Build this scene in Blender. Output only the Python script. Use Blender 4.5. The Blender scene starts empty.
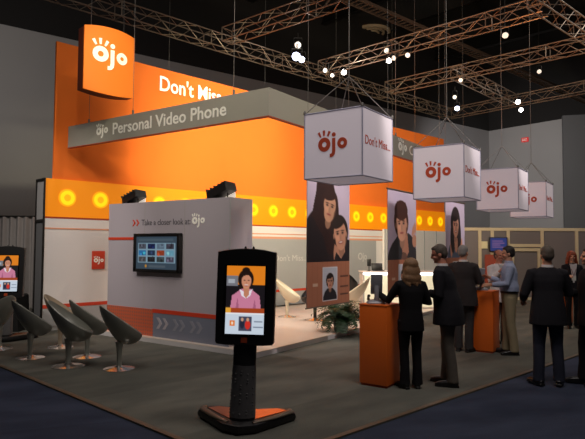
import bpy, bmesh, math, random
import numpy as np
from mathutils import Vector, Matrix
random.seed(7)
R = math.radians
COL = bpy.context.scene.collection
SC = bpy.context.scene

# ------------------------------------------------------------------ camera
F = 567.0
CAMZ = 1.75
cam_d = bpy.data.cameras.new('camera')
cam = bpy.data.objects.new('camera', cam_d); COL.objects.link(cam)
cam_d.sensor_width = 36.0; cam_d.lens = F / 585 * 36.0; cam_d.clip_end = 200
PITCH, ROLL = 2.73, -0.33
CM = Matrix.Rotation(R(90 + PITCH), 3, 'X') @ Matrix.Rotation(R(-ROLL), 3, 'Z')
cam.matrix_world = Matrix.Translation((0, 0, CAMZ)) @ CM.to_4x4()
SC.camera = cam

def ray(px, py):
    return (CM @ Vector(((px - 292.5) / F, -(py - 219.5) / F, -1.0))).normalized()
def at_z(px, py, z):
    d = ray(px, py); t = (z - CAMZ) / d.z
    return Vector((0, 0, CAMZ)) + d * t
def at_d(px, py, Y):
    d = ray(px, py); t = Y / d.y
    return Vector((0, 0, CAMZ)) + d * t

# ------------------------------------------------------------------ materials
def s2l(c):
    return tuple(((v / 12.92) if v <= 0.04045 else ((v + 0.055) / 1.055) ** 2.4) for v in c)
def hexc(r, g, b):
    return s2l((r / 255, g / 255, b / 255))
def mat(name, rgb, rough=0.6, metal=0.0, emit=None, es=0.0, noise=0.0, nscale=20, bump=0.0, bscale=200, spec=0.5, sheen=0, trans=0):
    m = bpy.data.materials.new(name); m.use_nodes = True
    nt = m.node_tree; b = nt.nodes['Principled BSDF']
    b.inputs['Base Color'].default_value = (*rgb, 1)
    b.inputs['Roughness'].default_value = rough
    b.inputs['Metallic'].default_value = metal
    b.inputs['Specular IOR Level'].default_value = spec
    if emit is not None:
        b.inputs['Emission Color'].default_value = (*emit, 1); b.inputs['Emission Strength'].default_value = es
    tc = nt.nodes.new('ShaderNodeTexCoord')
    if noise > 0:
        n = nt.nodes.new('ShaderNodeTexNoise'); n.inputs['Scale'].default_value = nscale; n.inputs['Detail'].default_value = 4
        nt.links.new(tc.outputs['Object'], n.inputs['Vector'])
        mx = nt.nodes.new('ShaderNodeMix'); mx.data_type = 'RGBA'
        mx.inputs[6].default_value = (*[c * (1 - noise) for c in rgb], 1)
        mx.inputs[7].default_value = (*[min(1, c * (1 + noise)) for c in rgb], 1)
        nt.links.new(n.outputs['Fac'], mx.inputs[0]); nt.links.new(mx.outputs[2], b.inputs['Base Color'])
    if bump > 0:
        n2 = nt.nodes.new('ShaderNodeTexNoise'); n2.inputs['Scale'].default_value = bscale
        nt.links.new(tc.outputs['Object'], n2.inputs['Vector'])
        bp = nt.nodes.new('ShaderNodeBump'); bp.inputs['Strength'].default_value = bump; bp.inputs['Distance'].default_value = 0.01
        nt.links.new(n2.outputs['Fac'], bp.inputs['Height']); nt.links.new(bp.outputs['Normal'], b.inputs['Normal'])
    return m

M = {}
M['orange_fabric'] = mat('orange_fabric', hexc(240, 116, 28), 0.85, noise=0.04, nscale=3, bump=0.1)
M['orange_gloss'] = mat('orange_laminate', hexc(240, 112, 38), 0.35, noise=0.02)
M['orange_dark'] = mat('orange_side', hexc(168, 62, 18), 0.6)
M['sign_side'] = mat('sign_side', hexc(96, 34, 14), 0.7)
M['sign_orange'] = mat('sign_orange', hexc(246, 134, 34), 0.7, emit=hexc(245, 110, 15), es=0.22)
M['white_letter'] = mat('white_letter', hexc(255, 246, 226), 0.5, emit=hexc(255, 240, 215), es=0.35)
M['pale_letter'] = mat('pale_letter', hexc(252, 249, 240), 0.6)
M['faint_letter'] = mat('faint_letter', hexc(204, 202, 200), 0.6)
M['red_letter'] = mat('red_letter', hexc(196, 72, 38), 0.6)
M['dark_letter'] = mat('dark_letter', hexc(80, 78, 84), 0.6)
M['fascia'] = mat('fascia_grey', hexc(160, 156, 145), 0.75, noise=0.03, nscale=5)
M['laminate'] = mat('grey_laminate', hexc(174, 166, 174), 0.55, noise=0.02)
M['white_lam'] = mat('white_laminate', hexc(226, 220, 218), 0.5, noise=0.02)
M['silver_lam'] = mat('silver_laminate', hexc(168, 168, 170), 0.5, noise=0.03)
M['chevron_dim'] = mat('dim_chevron', hexc(142, 142, 154), 0.5)
M['blue_grey'] = mat('blue_grey_panel', hexc(120, 124, 140), 0.5)
M['red_stripe'] = mat('red_stripe', hexc(206, 62, 34), 0.5)
M['pale_red'] = mat('pale_red_line', hexc(222, 160, 130), 0.5)
M['platform'] = mat('platform_top', hexc(222, 206, 192), 0.3, noise=0.04, nscale=3)
M['platform_edge'] = mat('platform_edge', hexc(205, 200, 200), 0.5)
M['black'] = mat('black_plastic', hexc(22, 21, 22), 0.4)
M['black_gloss'] = mat('black_gloss', hexc(12, 12, 13), 0.15)
M['black_matte'] = mat('black_matte', hexc(16, 15, 15), 0.9)
M['dark_metal'] = mat('dark_metal', hexc(60, 58, 56), 0.35, 0.8)
M['chrome'] = mat('chrome', hexc(225, 220, 215), 0.22, 0.9)
M['alu'] = mat('aluminium', hexc(120, 106, 92), 0.45, 0.6, noise=0.1)
M['wire'] = mat('steel_wire', hexc(110, 106, 102), 0.5, 0.5)
M['cube_fabric'] = mat('cube_fabric', hexc(216, 206, 212), 0.9, emit=hexc(225, 210, 220), es=0.13, noise=0.02, nscale=2)  # faint emission in the fabric replaces a lamp inside the cube
M['cube_frame'] = mat('cube_frame', hexc(176, 172, 192), 0.5, 0.2)
M['hall_grey'] = mat('hall_grey_paint', hexc(150, 148, 148), 0.9, noise=0.05, nscale=0.6)
M['hall_dark'] = mat('hall_dark_paint', hexc(96, 96, 98), 0.9, noise=0.05, nscale=0.6)
M['hall_black'] = mat('hall_black_paint', hexc(26, 24, 24), 0.95)
M['drape'] = mat('grey_drape', hexc(135, 130, 128), 0.9, noise=0.06, nscale=6)
M['tan_strip'] = mat('tan_strip', hexc(98, 80, 62), 0.5, noise=0.2, nscale=4)
M['chair_grey'] = mat('chair_grey', hexc(136, 136, 126), 0.32, 0.15)
M['chair_tan'] = mat('chair_tan', hexc(168, 150, 128), 0.32, 0.1)
M['chair_white'] = mat('chair_cream', hexc(224, 214, 190), 0.3)
M['chair_black'] = mat('chair_black', hexc(30, 28, 28), 0.35)
M['copper'] = mat('copper_sheet', hexc(205, 122, 80), 0.3, 0.75)
M['tray'] = mat('brown_tray', hexc(74, 58, 46), 0.6, 0.2)
M['steel'] = mat('brushed_steel', hexc(120, 118, 118), 0.35, 0.8)
M['pot'] = mat('black_pot', hexc(26, 26, 28), 0.4)
M['leaf'] = mat('leaf_green', hexc(32, 62, 30), 0.55, noise=0.35, nscale=18)
M['soil'] = mat('soil', hexc(50, 38, 28), 0.95)
M['wood_frame'] = mat('pale_wood_frame', hexc(196, 176, 146), 0.6, noise=0.06, nscale=8)
M['smoke_panel'] = mat('grey_infill', hexc(112, 102, 102), 0.5, noise=0.05)
M['paper'] = mat('cream_paper', hexc(214, 200, 160), 0.8)
M['poster_red'] = mat('red_poster', hexc(150, 62, 44), 0.7)
M['glow_white'] = mat('glow_white', hexc(200, 196, 180), 0.5, emit=hexc(250, 236, 196), es=0.4)
M['glow_strip'] = mat('glow_strip', hexc(255, 255, 255), 0.5, emit=hexc(255, 250, 250), es=4)
M['amber'] = mat('amber_panel', hexc(225, 135, 10), 0.5, emit=hexc(250, 140, 0), es=0.28)
M['bulb'] = mat('yellow_glow', hexc(200, 150, 0), 0.5, emit=(1.0, 0.56, 0.004), es=0.80)
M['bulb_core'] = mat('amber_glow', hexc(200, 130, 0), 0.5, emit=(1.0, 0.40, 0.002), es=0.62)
M['lens'] = mat('lamp_lens', (1, 1, 1), 0.4, emit=(1.0, 0.95, 0.9), es=14)
M['lens_dim'] = mat('lamp_lens_dim', (1, 1, 1), 0.4, emit=(1.0, 0.85, 0.7), es=0.45)
M['lens_blue'] = mat('lamp_lens_blue', (1, 1, 1), 0.4, emit=(0.62, 0.68, 1.0), es=8)
M['exit_red'] = mat('exit_red', hexc(200, 40, 40), 0.5, emit=hexc(200, 40, 45), es=0.35)
M['phone_silver'] = mat('phone_silver', hexc(150, 150, 156), 0.35, 0.1)
M['sleeve'] = mat('perforated_sleeve', hexc(96, 94, 94), 0.35, 0.3)

def color_attr_mat(name, es=0.0, rough=0.7):
    m = bpy.data.materials.new(name); m.use_nodes = True
    nt = m.node_tree; b = nt.nodes['Principled BSDF']
    a = nt.nodes.new('ShaderNodeVertexColor'); a.layer_name = 'print'
    b.inputs['Roughness'].default_value = rough
    if es > 0:
        b.inputs['Base Color'].default_value = (0.01, 0.01, 0.01, 1)
        nt.links.new(a.outputs['Color'], b.inputs['Emission Color']); b.inputs['Emission Strength'].default_value = es
    else:
        nt.links.new(a.outputs['Color'], b.inputs['Base Color'])
    return m
M['print'] = color_attr_mat('fabric_print')
M['screen'] = color_attr_mat('lit_screen', es=0.62, rough=0.3)
M['screen_dim'] = color_attr_mat('lit_screen_dim', es=0.38, rough=0.3)

def carpet_mat(name, c1, c2, seam=None, rotz=0.0, width=1.8):
    m = bpy.data.materials.new(name); m.use_nodes = True
    nt = m.node_tree; b = nt.nodes['Principled BSDF']; N = nt.nodes.new; L = nt.links.new
    b.inputs['Roughness'].default_value = 0.95; b.inputs['Specular IOR Level'].default_value = 0.15
    tc = N('ShaderNodeTexCoord')
    mp = N('ShaderNodeMapping'); mp.inputs['Rotation'].default_value = (0, 0, -rotz); L(tc.outputs['Object'], mp.inputs['Vector'])
    mp2 = N('ShaderNodeMapping'); mp2.inputs['Scale'].default_value = (0.8, 1.8, 1); L(mp.outputs['Vector'], mp2.inputs['Vector'])
    n = N('ShaderNodeTexNoise'); n.inputs['Scale'].default_value = 1.3; n.inputs['Detail'].default_value = 6; L(mp2.outputs['Vector'], n.inputs['Vector'])
    rmp = N('ShaderNodeMapRange'); rmp.inputs[1].default_value = 0.35; rmp.inputs[2].default_value = 0.65; L(n.outputs['Fac'], rmp.inputs[0])
    mx = N('ShaderNodeMix'); mx.data_type = 'RGBA'; mx.inputs[6].default_value = (*c1, 1); mx.inputs[7].default_value = (*c2, 1)
    L(rmp.outputs[0], mx.inputs[0])
    fine = N('ShaderNodeTexNoise'); fine.inputs['Scale'].default_value = 90; L(tc.outputs['Object'], fine.inputs['Vector'])
    mr = N('ShaderNodeMapRange'); mr.inputs[3].default_value = 0.75; mr.inputs[4].default_value = 1.25; L(fine.outputs['Fac'], mr.inputs[0])
    mul = N('ShaderNodeMix'); mul.data_type = 'RGBA'; mul.blend_type = 'MULTIPLY'; mul.inputs[0].default_value = 1
    L(mx.outputs[2], mul.inputs[6]); L(mr.outputs[0], mul.inputs[7])
    # carpet rolls laid side by side: the pile of every second roll lies the other way
    sx = N('ShaderNodeSeparateXYZ'); L(mp.outputs['Vector'], sx.inputs[0])
    dv = N('ShaderNodeMath'); dv.operation = 'DIVIDE'; dv.inputs[1].default_value = width; L(sx.outputs['Y'], dv.inputs[0])
    fl = N('ShaderNodeMath'); fl.operation = 'PINGPONG'; fl.inputs[1].default_value = 1; L(dv.outputs[0], fl.inputs[0])
    gt = N('ShaderNodeMath'); gt.operation = 'GREATER_THAN'; gt.inputs[1].default_value = 0.5; L(fl.outputs[0], gt.inputs[0])
    mr2 = N('ShaderNodeMapRange'); mr2.inputs[3].default_value = 0.93; mr2.inputs[4].default_value = 1.09; L(gt.outputs[0], mr2.inputs[0])
    mul2 = N('ShaderNodeMix'); mul2.data_type = 'RGBA'; mul2.blend_type = 'MULTIPLY'; mul2.inputs[0].default_value = 1
    L(mul.outputs[2], mul2.inputs[6]); L(mr2.outputs[0], mul2.inputs[7])
    L(mul2.outputs[2], b.inputs['Base Color'])
    bp = N('ShaderNodeBump'); bp.inputs['Strength'].default_value = 0.4; bp.inputs['Distance'].default_value = 0.01
    L(fine.outputs['Fac'], bp.inputs['Height']); L(bp.outputs['Normal'], b.inputs['Normal'])
    return m
M['carpet'] = carpet_mat('grey_booth_carpet', hexc(90, 90, 84), hexc(108, 107, 98), rotz=R(44), width=1.8)
M['aisle'] = carpet_mat('blue_aisle_carpet', hexc(46, 52, 68), hexc(60, 66, 84), rotz=R(20), width=2.4)

def dotted_mat(name, base, dot, scale):
    m = bpy.data.materials.new(name); m.use_nodes = True
    nt = m.node_tree; b = nt.nodes['Principled BSDF']; N = nt.nodes.new; L = nt.links.new
    b.inputs['Roughness'].default_value = 0.6
    tc = N('ShaderNodeTexCoord'); sp = N('ShaderNodeSeparateXYZ'); L(tc.outputs['Object'], sp.inputs[0])
    acc = []
    for ax in ('Y', 'Z'):
        a = N('ShaderNodeMath'); a.operation = 'MULTIPLY'; a.inputs[1].default_value = scale; L(sp.outputs[ax], a.inputs[0])
        f = N('ShaderNodeMath'); f.operation = 'FRACT'; L(a.outputs[0], f.inputs[0])
        s = N('ShaderNodeMath'); s.operation = 'SUBTRACT'; s.inputs[1].default_value = 0.5; L(f.outputs[0], s.inputs[0])
        q = N('ShaderNodeMath'); q.operation = 'POWER'; q.inputs[1].default_value = 2; L(s.outputs[0], q.inputs[0]); acc.append(q)
    ad = N('ShaderNodeMath'); ad.operation = 'ADD'; L(acc[0].outputs[0], ad.inputs[0]); L(acc[1].outputs[0], ad.inputs[1])
    lt = N('ShaderNodeMath'); lt.operation = 'LESS_THAN'; lt.inputs[1].default_value = 0.07; L(ad.outputs[0], lt.inputs[0])
    mx = N('ShaderNodeMix'); mx.data_type = 'RGBA'; mx.inputs[6].default_value = (*base, 1); mx.inputs[7].default_value = (*dot, 1)
    L(lt.outputs[0], mx.inputs[0]); L(mx.outputs[2], b.inputs['Base Color'])
    return m
M['dotted'] = dotted_mat('dotted_red_panel', hexc(196, 92, 60), hexc(150, 96, 84), 16)

# ------------------------------------------------------------------ object helpers
def tag(o, label=None, cat=None, group=None, kind=None):
    if label: o['label'] = label
    if cat: o['category'] = cat
    if group: o['group'] = group
    if kind: o['kind'] = kind
    return o
def thing(name, label, cat, loc=(0, 0, 0), rotz=0.0, group=None):
    o = bpy.data.objects.new(name, None); COL.objects.link(o)
    o.location = loc; o.rotation_euler = (0, 0, rotz); o.empty_display_size = 0.1
    return tag(o, label, cat, group)
def link_mesh(name, me, m, parent=None, smooth=True):
    o = bpy.data.objects.new(name, me); COL.objects.link(o)
    if m is not None:
        me.materials.clear(); me.materials.append(m)
    if smooth and len(me.polygons):
        me.polygons.foreach_set('use_smooth', [True] * len(me.polygons))
        me.set_sharp_from_angle(angle=R(38))
    if parent is not None: o.parent = parent
    return o
def copy_tree(o, parent=None):
    c = o.copy(); COL.objects.link(c); c.parent = parent
    for ch in list(o.children): copy_tree(ch, c)
    return c

class MB:
    def __init__(s): s.bm = bmesh.new()
    def _x(s, vs, mtx):
        if mtx is not None:
            for v in vs: v.co = mtx @ v.co
    def box(s, lo, hi, mtx=None, bevel=0.0):
        lo = Vector(lo); hi = Vector(hi)
        b2 = bmesh.new(); bmesh.ops.create_cube(b2, size=1)
        for v in b2.verts:
            v.co = Vector([lo[i] + (v.co[i] + 0.5) * (hi[i] - lo[i]) for i in range(3)])
        if bevel > 0: bmesh.ops.bevel(b2, geom=b2.edges[:], offset=bevel, segments=2, affect='EDGES', profile=0.5)
        s._merge(b2, mtx); return s
    def _merge(s, b2, mtx=None):
        s._x(b2.verts, mtx)
        bmesh.ops.recalc_face_normals(b2, faces=b2.faces[:])
        mp = {v: s.bm.verts.new(v.co) for v in b2.verts}
        for f in b2.faces:
            try: s.bm.faces.new([mp[v] for v in f.verts])
            except ValueError: pass
        b2.free()
    def rings(s, rings, cap=True, mtx=None, closed=True):
        b2 = bmesh.new(); vr = [[b2.verts.new(p) for p in r] for r in rings]
        for i in range(len(vr) - 1):
            a, b = vr[i], vr[i + 1]; n = len(a)
            for k in range(n if closed else n - 1):
                b2.faces.new((a[k], a[(k + 1) % n], b[(k + 1) % n], b[k]))
        if cap:
            b2.faces.new(vr[0][::-1]); b2.faces.new(vr[-1])
        s._merge(b2, mtx); return s
    def tube(s, pts, rad, n=8, mtx=None, squash=1.0):
        pts = [Vector(p) for p in pts]
        if not isinstance(rad, (list, tuple)): rad = [rad] * len(pts)
        rs = []; up = None
        for i, p in enumerate(pts):
            t = (pts[min(i + 1, len(pts) - 1)] - pts[max(i - 1, 0)]).normalized()
            if up is None:
                up = Vector((0, 0, 1)) if abs(t.z) < 0.9 else Vector((0, 1, 0))
            x = t.cross(up).normalized(); y = x.cross(t).normalized(); up = y
            rs.append([p + (x * math.cos(2 * math.pi * k / n) + y * math.sin(2 * math.pi * k / n) * squash) * rad[i] for k in range(n)])
        return s.rings(rs, mtx=mtx)
    def lathe(s, prof, n=24, mtx=None):
        rs = [[Vector((r * math.cos(2 * math.pi * k / n), r * math.sin(2 * math.pi * k / n), z)) for k in range(n)] for r, z in prof]
        return s.rings(rs, mtx=mtx)
    def prism(s, poly, z0, z1, mtx=None):
        return s.rings([[Vector((x, y, z0)) for x, y in poly], [Vector((x, y, z1)) for x, y in poly]], mtx=mtx)
    def ell(s, c, r, n=16, mtx=None):
        b2 = bmesh.new(); bmesh.ops.create_uvsphere(b2, u_segments=n, v_segments=max(8, n * 3 // 4), radius=1)
        for v in b2.verts: v.co = Vector((c[0] + v.co.x * r[0], c[1] + v.co.y * r[1], c[2] + v.co.z * r[2]))
        s._merge(b2, mtx); return s
    def ring(s, cx, cy, ro, ri, z0, z1, n=28, mtx=None):
        """flat annulus in the xy plane with thickness"""
        b2 = bmesh.new(); L = []
        for r, z in ((ri, z0), (ro, z0), (ro, z1), (ri, z1)):
            L.append([b2.verts.new((cx + r * math.cos(2 * math.pi * k / n), cy + r * math.sin(2 * math.pi * k / n), z)) for k in range(n)])
        for i in range(4):
            a, b = L[i], L[(i + 1) % 4]
            for k in range(n): b2.faces.new((a[k], a[(k + 1) % n], b[(k + 1) % n], b[k]))
        s._merge(b2, mtx); return s
    def build(s, name, m, parent=None, smooth=True):
        me = bpy.data.meshes.new(name); s.bm.to_mesh(me); s.bm.free()
        return link_mesh(name, me, m, parent, smooth)

def box_obj(name, lo, hi, m, parent=None, bevel=0.0):
    return MB().box(lo, hi, bevel=bevel).build(name, m, parent)

def remeshed(mb, name, m, parent, voxel, smooth=2):
    me = bpy.data.meshes.new(name); mb.bm.to_mesh(me); mb.bm.free()
    o = bpy.data.objects.new(name, me); COL.objects.link(o)
    md = o.modifiers.new('r', 'REMESH'); md.mode = 'VOXEL'; md.voxel_size = voxel; md.use_smooth_shade = True
    if smooth:
        sm = o.modifiers.new('s', 'SMOOTH'); sm.factor = 0.5; sm.iterations = smooth
    dg = bpy.context.evaluated_depsgraph_get()
    me2 = bpy.data.meshes.new_from_object(o.evaluated_get(dg))
    bpy.data.objects.remove(o); me2.name = name
    ob = bpy.data.objects.new(name, me2); COL.objects.link(ob)
    me2.materials.clear(); me2.materials.append(m)
    me2.polygons.foreach_set('use_smooth', [True] * len(me2.polygons))
    ob.parent = parent
    return ob

# orientation matrices for writing on faces (x = reader's right, y = up, z = out of the face)
def face_negX(x, y, z):   # face whose outward normal is local -X
    return Matrix(((0, 0, -1, x), (-1, 0, 0, y), (0, 1, 0, z), (0, 0, 0, 1)))
def face_negY(x, y, z):   # outward normal local -Y
    return Matrix(((1, 0, 0, x), (0, 0, -1, y), (0, 1, 0, z), (0, 0, 0, 1)))

def text_obj(name, s, mtx, m, parent, cap=0.1, width=None, bold=0.02, thick=0.004, align='L'):
    cu = bpy.data.curves.new(name, 'FONT'); cu.body = s; cu.size = 1.0; cu.offset = bold; cu.extrude = 0.01; cu.resolution_u = 3
    o = bpy.data.objects.new(name, cu); COL.objects.link(o)
    dg = bpy.context.evaluated_depsgraph_get()
    me = bpy.data.meshes.new_from_object(o.evaluated_get(dg))
    bpy.data.objects.remove(o); bpy.data.curves.remove(cu)
    xs = [v.co.x for v in me.vertices]
    x0, x1 = min(xs), max(xs)
    sy = cap / 0.70; sx = (width / (x1 - x0)) if width else sy
    off = 0 if align == 'L' else -(x1 - x0) * sx / 2
    for v in me.vertices:
        v.co = mtx @ Vector(((v.co.x - x0) * sx + off, v.co.y * sy, (v.co.z + 0.01) / 0.02 * thick))
    me.name = name
    return link_mesh(name, me, m, parent, smooth=False)

def logo(mb, mtx, w, th=0.006):
    """ring, three rays, j, small ring; w = overall width, centred on the two rings"""
    S = mtx @ Matrix.Scale(w, 4)
    t = th / w
    mb.ring(-0.285, 0, 0.215, 0.08, 0, t, 28, S)
    mb.ring(0.335, -0.005, 0.165, 0.058, 0, t, 24, S)
    for ang in (118, 92, 64):
        c, s_ = math.cos(R(ang)), math.sin(R(ang))
        q = []
        for rr, hw in ((0.265, 0.026), (0.43, 0.040)):
            q.append((-0.285 + c * rr - s_ * hw, s_ * rr + c * hw)); q.append((-0.285 + c * rr + s_ * hw, s_ * rr - c * hw))
        mb.prism([q[0], q[2], q[3], q[1]], 0, t, S)
    mb.prism([(0.045 + 0.066 * math.cos(k * math.pi / 8), 0.275 + 0.066 * math.sin(k * math.pi / 8)) for k in range(16)], 0, t, S)
    path = [(0.045, 0.17)] + [(0.045, 0.17 - 0.38 * k / 4) for k in range(1, 5)] + [(0.045 - 0.11 + 0.11 * math.cos(-a_), -0.24 + 0.11 * math.sin(-a_)) for a_ in (0.5, 0.95, 1.35, 1.8)]
    L, Rr = [], []
    for i, (x, y) in enumerate(path):
        a = path[max(i - 1, 0)]; b = path[min(i + 1, len(path) - 1)]
        d = Vector((b[0] - a[0], b[1] - a[1])).normalized(); n = Vector((-d.y, d.x)) * 0.054
        L.append((x + n.x, y + n.y)); Rr.append((x - n.x, y - n.y))
    for i in range(len(path) - 1):
        mb.prism([L[i], L[i + 1], Rr[i + 1], Rr[i]], 0, t, S)
    return mb

# painter for printed pictures and screens
class Pic:
    def __init__(s, w, h, bg):
        s.w, s.h = w, h; s.a = np.zeros((h, w, 3)); s.a[:] = np.array(bg) / 255
        ys, xs = np.mgrid[0:h, 0:w]; s.u = (xs + 0.5) / w; s.v = 1 - (ys + 0.5) / h; s.asp = h / w
    def _put(s, d, c, al=1.0):
        k = np.clip(d, 0, 1)[..., None] * al
        s.a = s.a * (1 - k) + np.array(c) / 255 * k
        return s
    def rect(s, u0, v0, u1, v1, c, al=1.0):
        d = np.minimum(np.minimum(s.u - u0, u1 - s.u) * s.w, np.minimum(s.v - v0, v1 - s.v) * s.h) + 0.5
        return s._put(d, c, al)
    def ell(s, cu, cv, ru, rv, c, rot=0, al=1.0, soft=1.0):
        # ru, rv in units of the width
        x = (s.u - cu); y = (s.v - cv) * s.asp
        cr, sr = math.cos(R(rot)), math.sin(R(rot))
        X = x * cr + y * sr; Y = -x * sr + y * cr
        e = np.sqrt((X / ru) ** 2 + (Y / rv) ** 2)
        return s._put((1 - e) * min(ru, rv) * s.w / soft + 0.5, c, al)
    def poly(s, pts, c, al=1.0):
        ins = np.zeros(s.u.shape, bool); n = len(pts)
        for i in range(n):
            x0, y0 = pts[i]; x1, y1 = pts[(i + 1) % n]
            if y0 == y1: continue
            cnd = ((y0 > s.v) != (y1 > s.v)) & (s.u < (x1 - x0) * (s.v - y0) / (y1 - y0) + x0)
            ins ^= cnd
        return s._put(ins.astype(float), c, al)
    def paste(s, p, u0, v0, u1, v1):
        for j in range(s.h):
            for i in range(s.w):
                u, v = (i + 0.5) / s.w, 1 - (j + 0.5) / s.h
                if u0 < u < u1 and v0 < v < v1:
                    x = min(p.w - 1, int((u - u0) / (u1 - u0) * p.w)); y = min(p.h - 1, int((1 - (v - v0) / (v1 - v0)) * p.h))
                    s.a[j, i] = p.a[y, x]
        return s
    def mesh(s, name, mtx, W, H, m, parent, thick=0.0):
        """picture W x H centred on mtx; a back sheet gives it thickness"""
        nx, ny = s.w, s.h
        me = bpy.data.meshes.new(name)
        vs = []; fs = []; cols = []
        lin = np.where(s.a <= 0.04045, s.a / 12.92, ((s.a + 0.055) / 1.055) ** 2.4)
        for j in range(ny):
            for i in range(nx):
                vs.append(mtx @ Vector(((i / (nx - 1) - 0.5) * W, (0.5 - j / (ny - 1)) * H, 0)))
                cols.extend((*lin[j, i], 1.0))
        for j in range(ny - 1):
            for i in range(nx - 1):
                a = j * nx + i; fs.append((a, a + nx, a + nx + 1, a + 1))
        n0 = len(vs)
        if thick > 0:
            c4 = [0, nx - 1, nx * ny - 1, nx * (ny - 1)]
            d = (mtx.to_3x3() @ Vector((0, 0, -thick)))
            for c in c4:
                vs.append(Vector(vs[c]) + d); cols.extend((0.35, 0.33, 0.34, 1))
            fs.append((n0, n0 + 1, n0 + 2, n0 + 3))
            for k in range(4):
                e0, e1 = c4[k], c4[(k + 1) % 4]
                fs.append((e0, e1, n0 + (k + 1) % 4, n0 + k))
        me.from_pydata([tuple(v) for v in vs], [], fs)
        at = me.color_attributes.new('print', 'FLOAT_COLOR', 'POINT')
        at.data.foreach_set('color', cols)
        return link_mesh(name, me, m, parent, smooth=False)

# ------------------------------------------------------------------ frames
A = Vector((-math.sin(R(55)), math.cos(R(55)), 0)); B = Vector((math.cos(R(55)), math.sin(R(55)), 0))
TH = R(55)                        # local X = B, local Y = A
TW = R(44)                        # back wall / hall
HB = Vector((math.cos(TW), math.sin(TW), 0)); HA = Vector((-math.sin(TW), math.cos(TW), 0))
P0 = Vector((-0.56, 8.9, 0)); W0 = Vector((-5.03, 11.5, 0))

# ------------------------------------------------------------------ setting
fl = box_obj('floor', (-30, -3, -0.1), (35, 48, 0), M['aisle']); tag(fl, kind='structure')
ce = box_obj('ceiling', (-30, -3, 13), (35, 48, 13.2), M['hall_black']); tag(ce, kind='structure')
def wall(name, p, q, z0, z1, m, th=0.3):
    p = Vector((*p, 0)); q = Vector((*q, 0)); d = (q - p).normalized(); n = Vector((-d.y, d.x, 0)) * th
    o = MB().prism([(p.x, p.y), (q.x, q.y), (q.x + n.x, q.y + n.y), (p.x + n.x, p.y + n.y)], z0, z1).build(name, m)
    return tag(o, kind='structure')
LW0 = Vector((-9.5, 18.4)); LW1 = Vector((12.2, 35.0)); dl = (LW1 - LW0).normalized()
wall('wall_left', LW0 - dl * 16, LW1, 0, 9.0, M['hall_grey'])
wall('wall_left_upper', LW0 - dl * 16, LW1, 9.0, 13.0, M['hall_black'])
RW1 = Vector((15.3, 31.3)); dr = (RW1 - LW1).normalized()
wall('wall_right', LW1, LW1 + dr * 16, 0, 9.0, M['hall_grey'])
wall('wall_right_upper', LW1, LW1 + dr * 16, 9.0, 13.0, M['hall_black'])
# nearer wall section at the right edge
ob = wall('wall_side', RW1 + dr * 0.1 + Vector((-0.6, -0.5)), RW1 + dr * 0.1 + Vector((6, -2.2)), 0, 9.0, M['hall_dark'])

# booth carpet with its edge strip
c1, c2 = at_z(0, 367.6, 0), at_z(171, 439, 0)
c3, c4 = at_z(345, 437, 0), at_z(585, 354, 0)
def isect(p, q, r, s):
    d1 = q - p; d2 = s - r
    t = ((r.x - p.x) * d2.y - (r.y - p.y) * d2.x) / (d1.x * d2.y - d1.y * d2.x)
    return p + d1 * t
cc = isect(c1, c2, c3, c4)
e1 = (c1 - cc).normalized(); e2 = (c4 - cc).normalized()
q1 = cc + e1 * 14; q2 = cc + e2 * 24; q3 = q1 + e2 * 20
o = MB().prism([(v.x, v.y) for v in (cc, q2, q3, q1)], 0.0, 0.012).build('booth_carpet', M['carpet'])
tag(o, 'worn grey brown booth carpet spread under the whole exhibit stand', 'carpet')
def strip(name, p, q, w, label):
    d = (q - p).normalized(); n = Vector((-d.y, d.x, 0)) * w
    o = MB().prism([(p.x, p.y), (q.x, q.y), (q.x + n.x, q.y + n.y), (p.x + n.x, p.y + n.y)], 0.012, 0.02).build(name, M['tan_strip'])
    return tag(o, label, 'carpet strip')
strip('carpet_edge_strip', cc + e1 * 9, cc, -0.06 if False else 0.06, 'tan carpet edging strip on the left, running past the egg chairs')
strip('carpet_edge_strip', cc, cc + e2 * 14, 0.06, 'tan carpet edging strip on the right, passing in front of the standing visitors')

# ------------------------------------------------------------------ platform
pl = thing('raised_platform', 'low pale raised floor platform of the booth lounge with a white edge', 'platform', P0, TH)
poly = [(0, 0), (9.5, 0)]
loc = lambda w: ((w - P0).dot(B), (w - P0).dot(A))
wl = loc(W0 + HB * 1.0 - HA * 0.02); wr = loc(W0 + HB * 15.0 - HA * 0.02)
poly += [wr, wl, (0, wl[1] - (wl[0]) * 0 if False else wl[1])]
poly = [(0, 0), (9.5, 0), (12.5, 3.2), wr, wl, (0, wl[1] - 0.3)]
MB().prism(poly, 0.013, 0.088).build('edge_band', M['platform_edge'], pl)
MB().prism(poly, 0.088, 0.10).build('platform_top', M['platform'], pl)

# ------------------------------------------------------------------ back wall with amber light box
bw = thing('exhibit_back_wall', 'long pale back wall of the booth topped by a glowing amber light box', 'exhibit wall', W0, TW)
LEN = 15.3
box_obj('lower_panel', (0, 0, 0.1), (LEN, 0.42, 2.30), M['white_lam'], bw)
box_obj('plinth', (0.02, 0.02, 0.013), (LEN - .02, 0.4, 0.1), M['silver_lam'], bw)
box_obj('base_panel', (0.01, -0.008, 0.1), (LEN, 0, 0.47), M['silver_lam'], bw)
box_obj('red_stripe', (0.0, -0.012, 0.47), (LEN, 0, 0.54), M['red_stripe'], bw)
box_obj('thin_stripe', (0.0, -0.008, 2.08), (LEN, 0, 2.11), M['pale_red'], bw)
box_obj('stripe_line', (5.0, -0.008, 1.96), (LEN, 0, 2.02), M['pale_red'], bw)
box_obj('dimmed_panel', (4.6, -0.006, 0.54), (10.9, 0, 1.96), M['silver_lam'], bw)  # same wall, its dimmer middle put into a darker grey
box_obj('light_box', (0, 0.02, 2.335), (LEN, 0.42, 3.12), M['amber'], bw)
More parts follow.
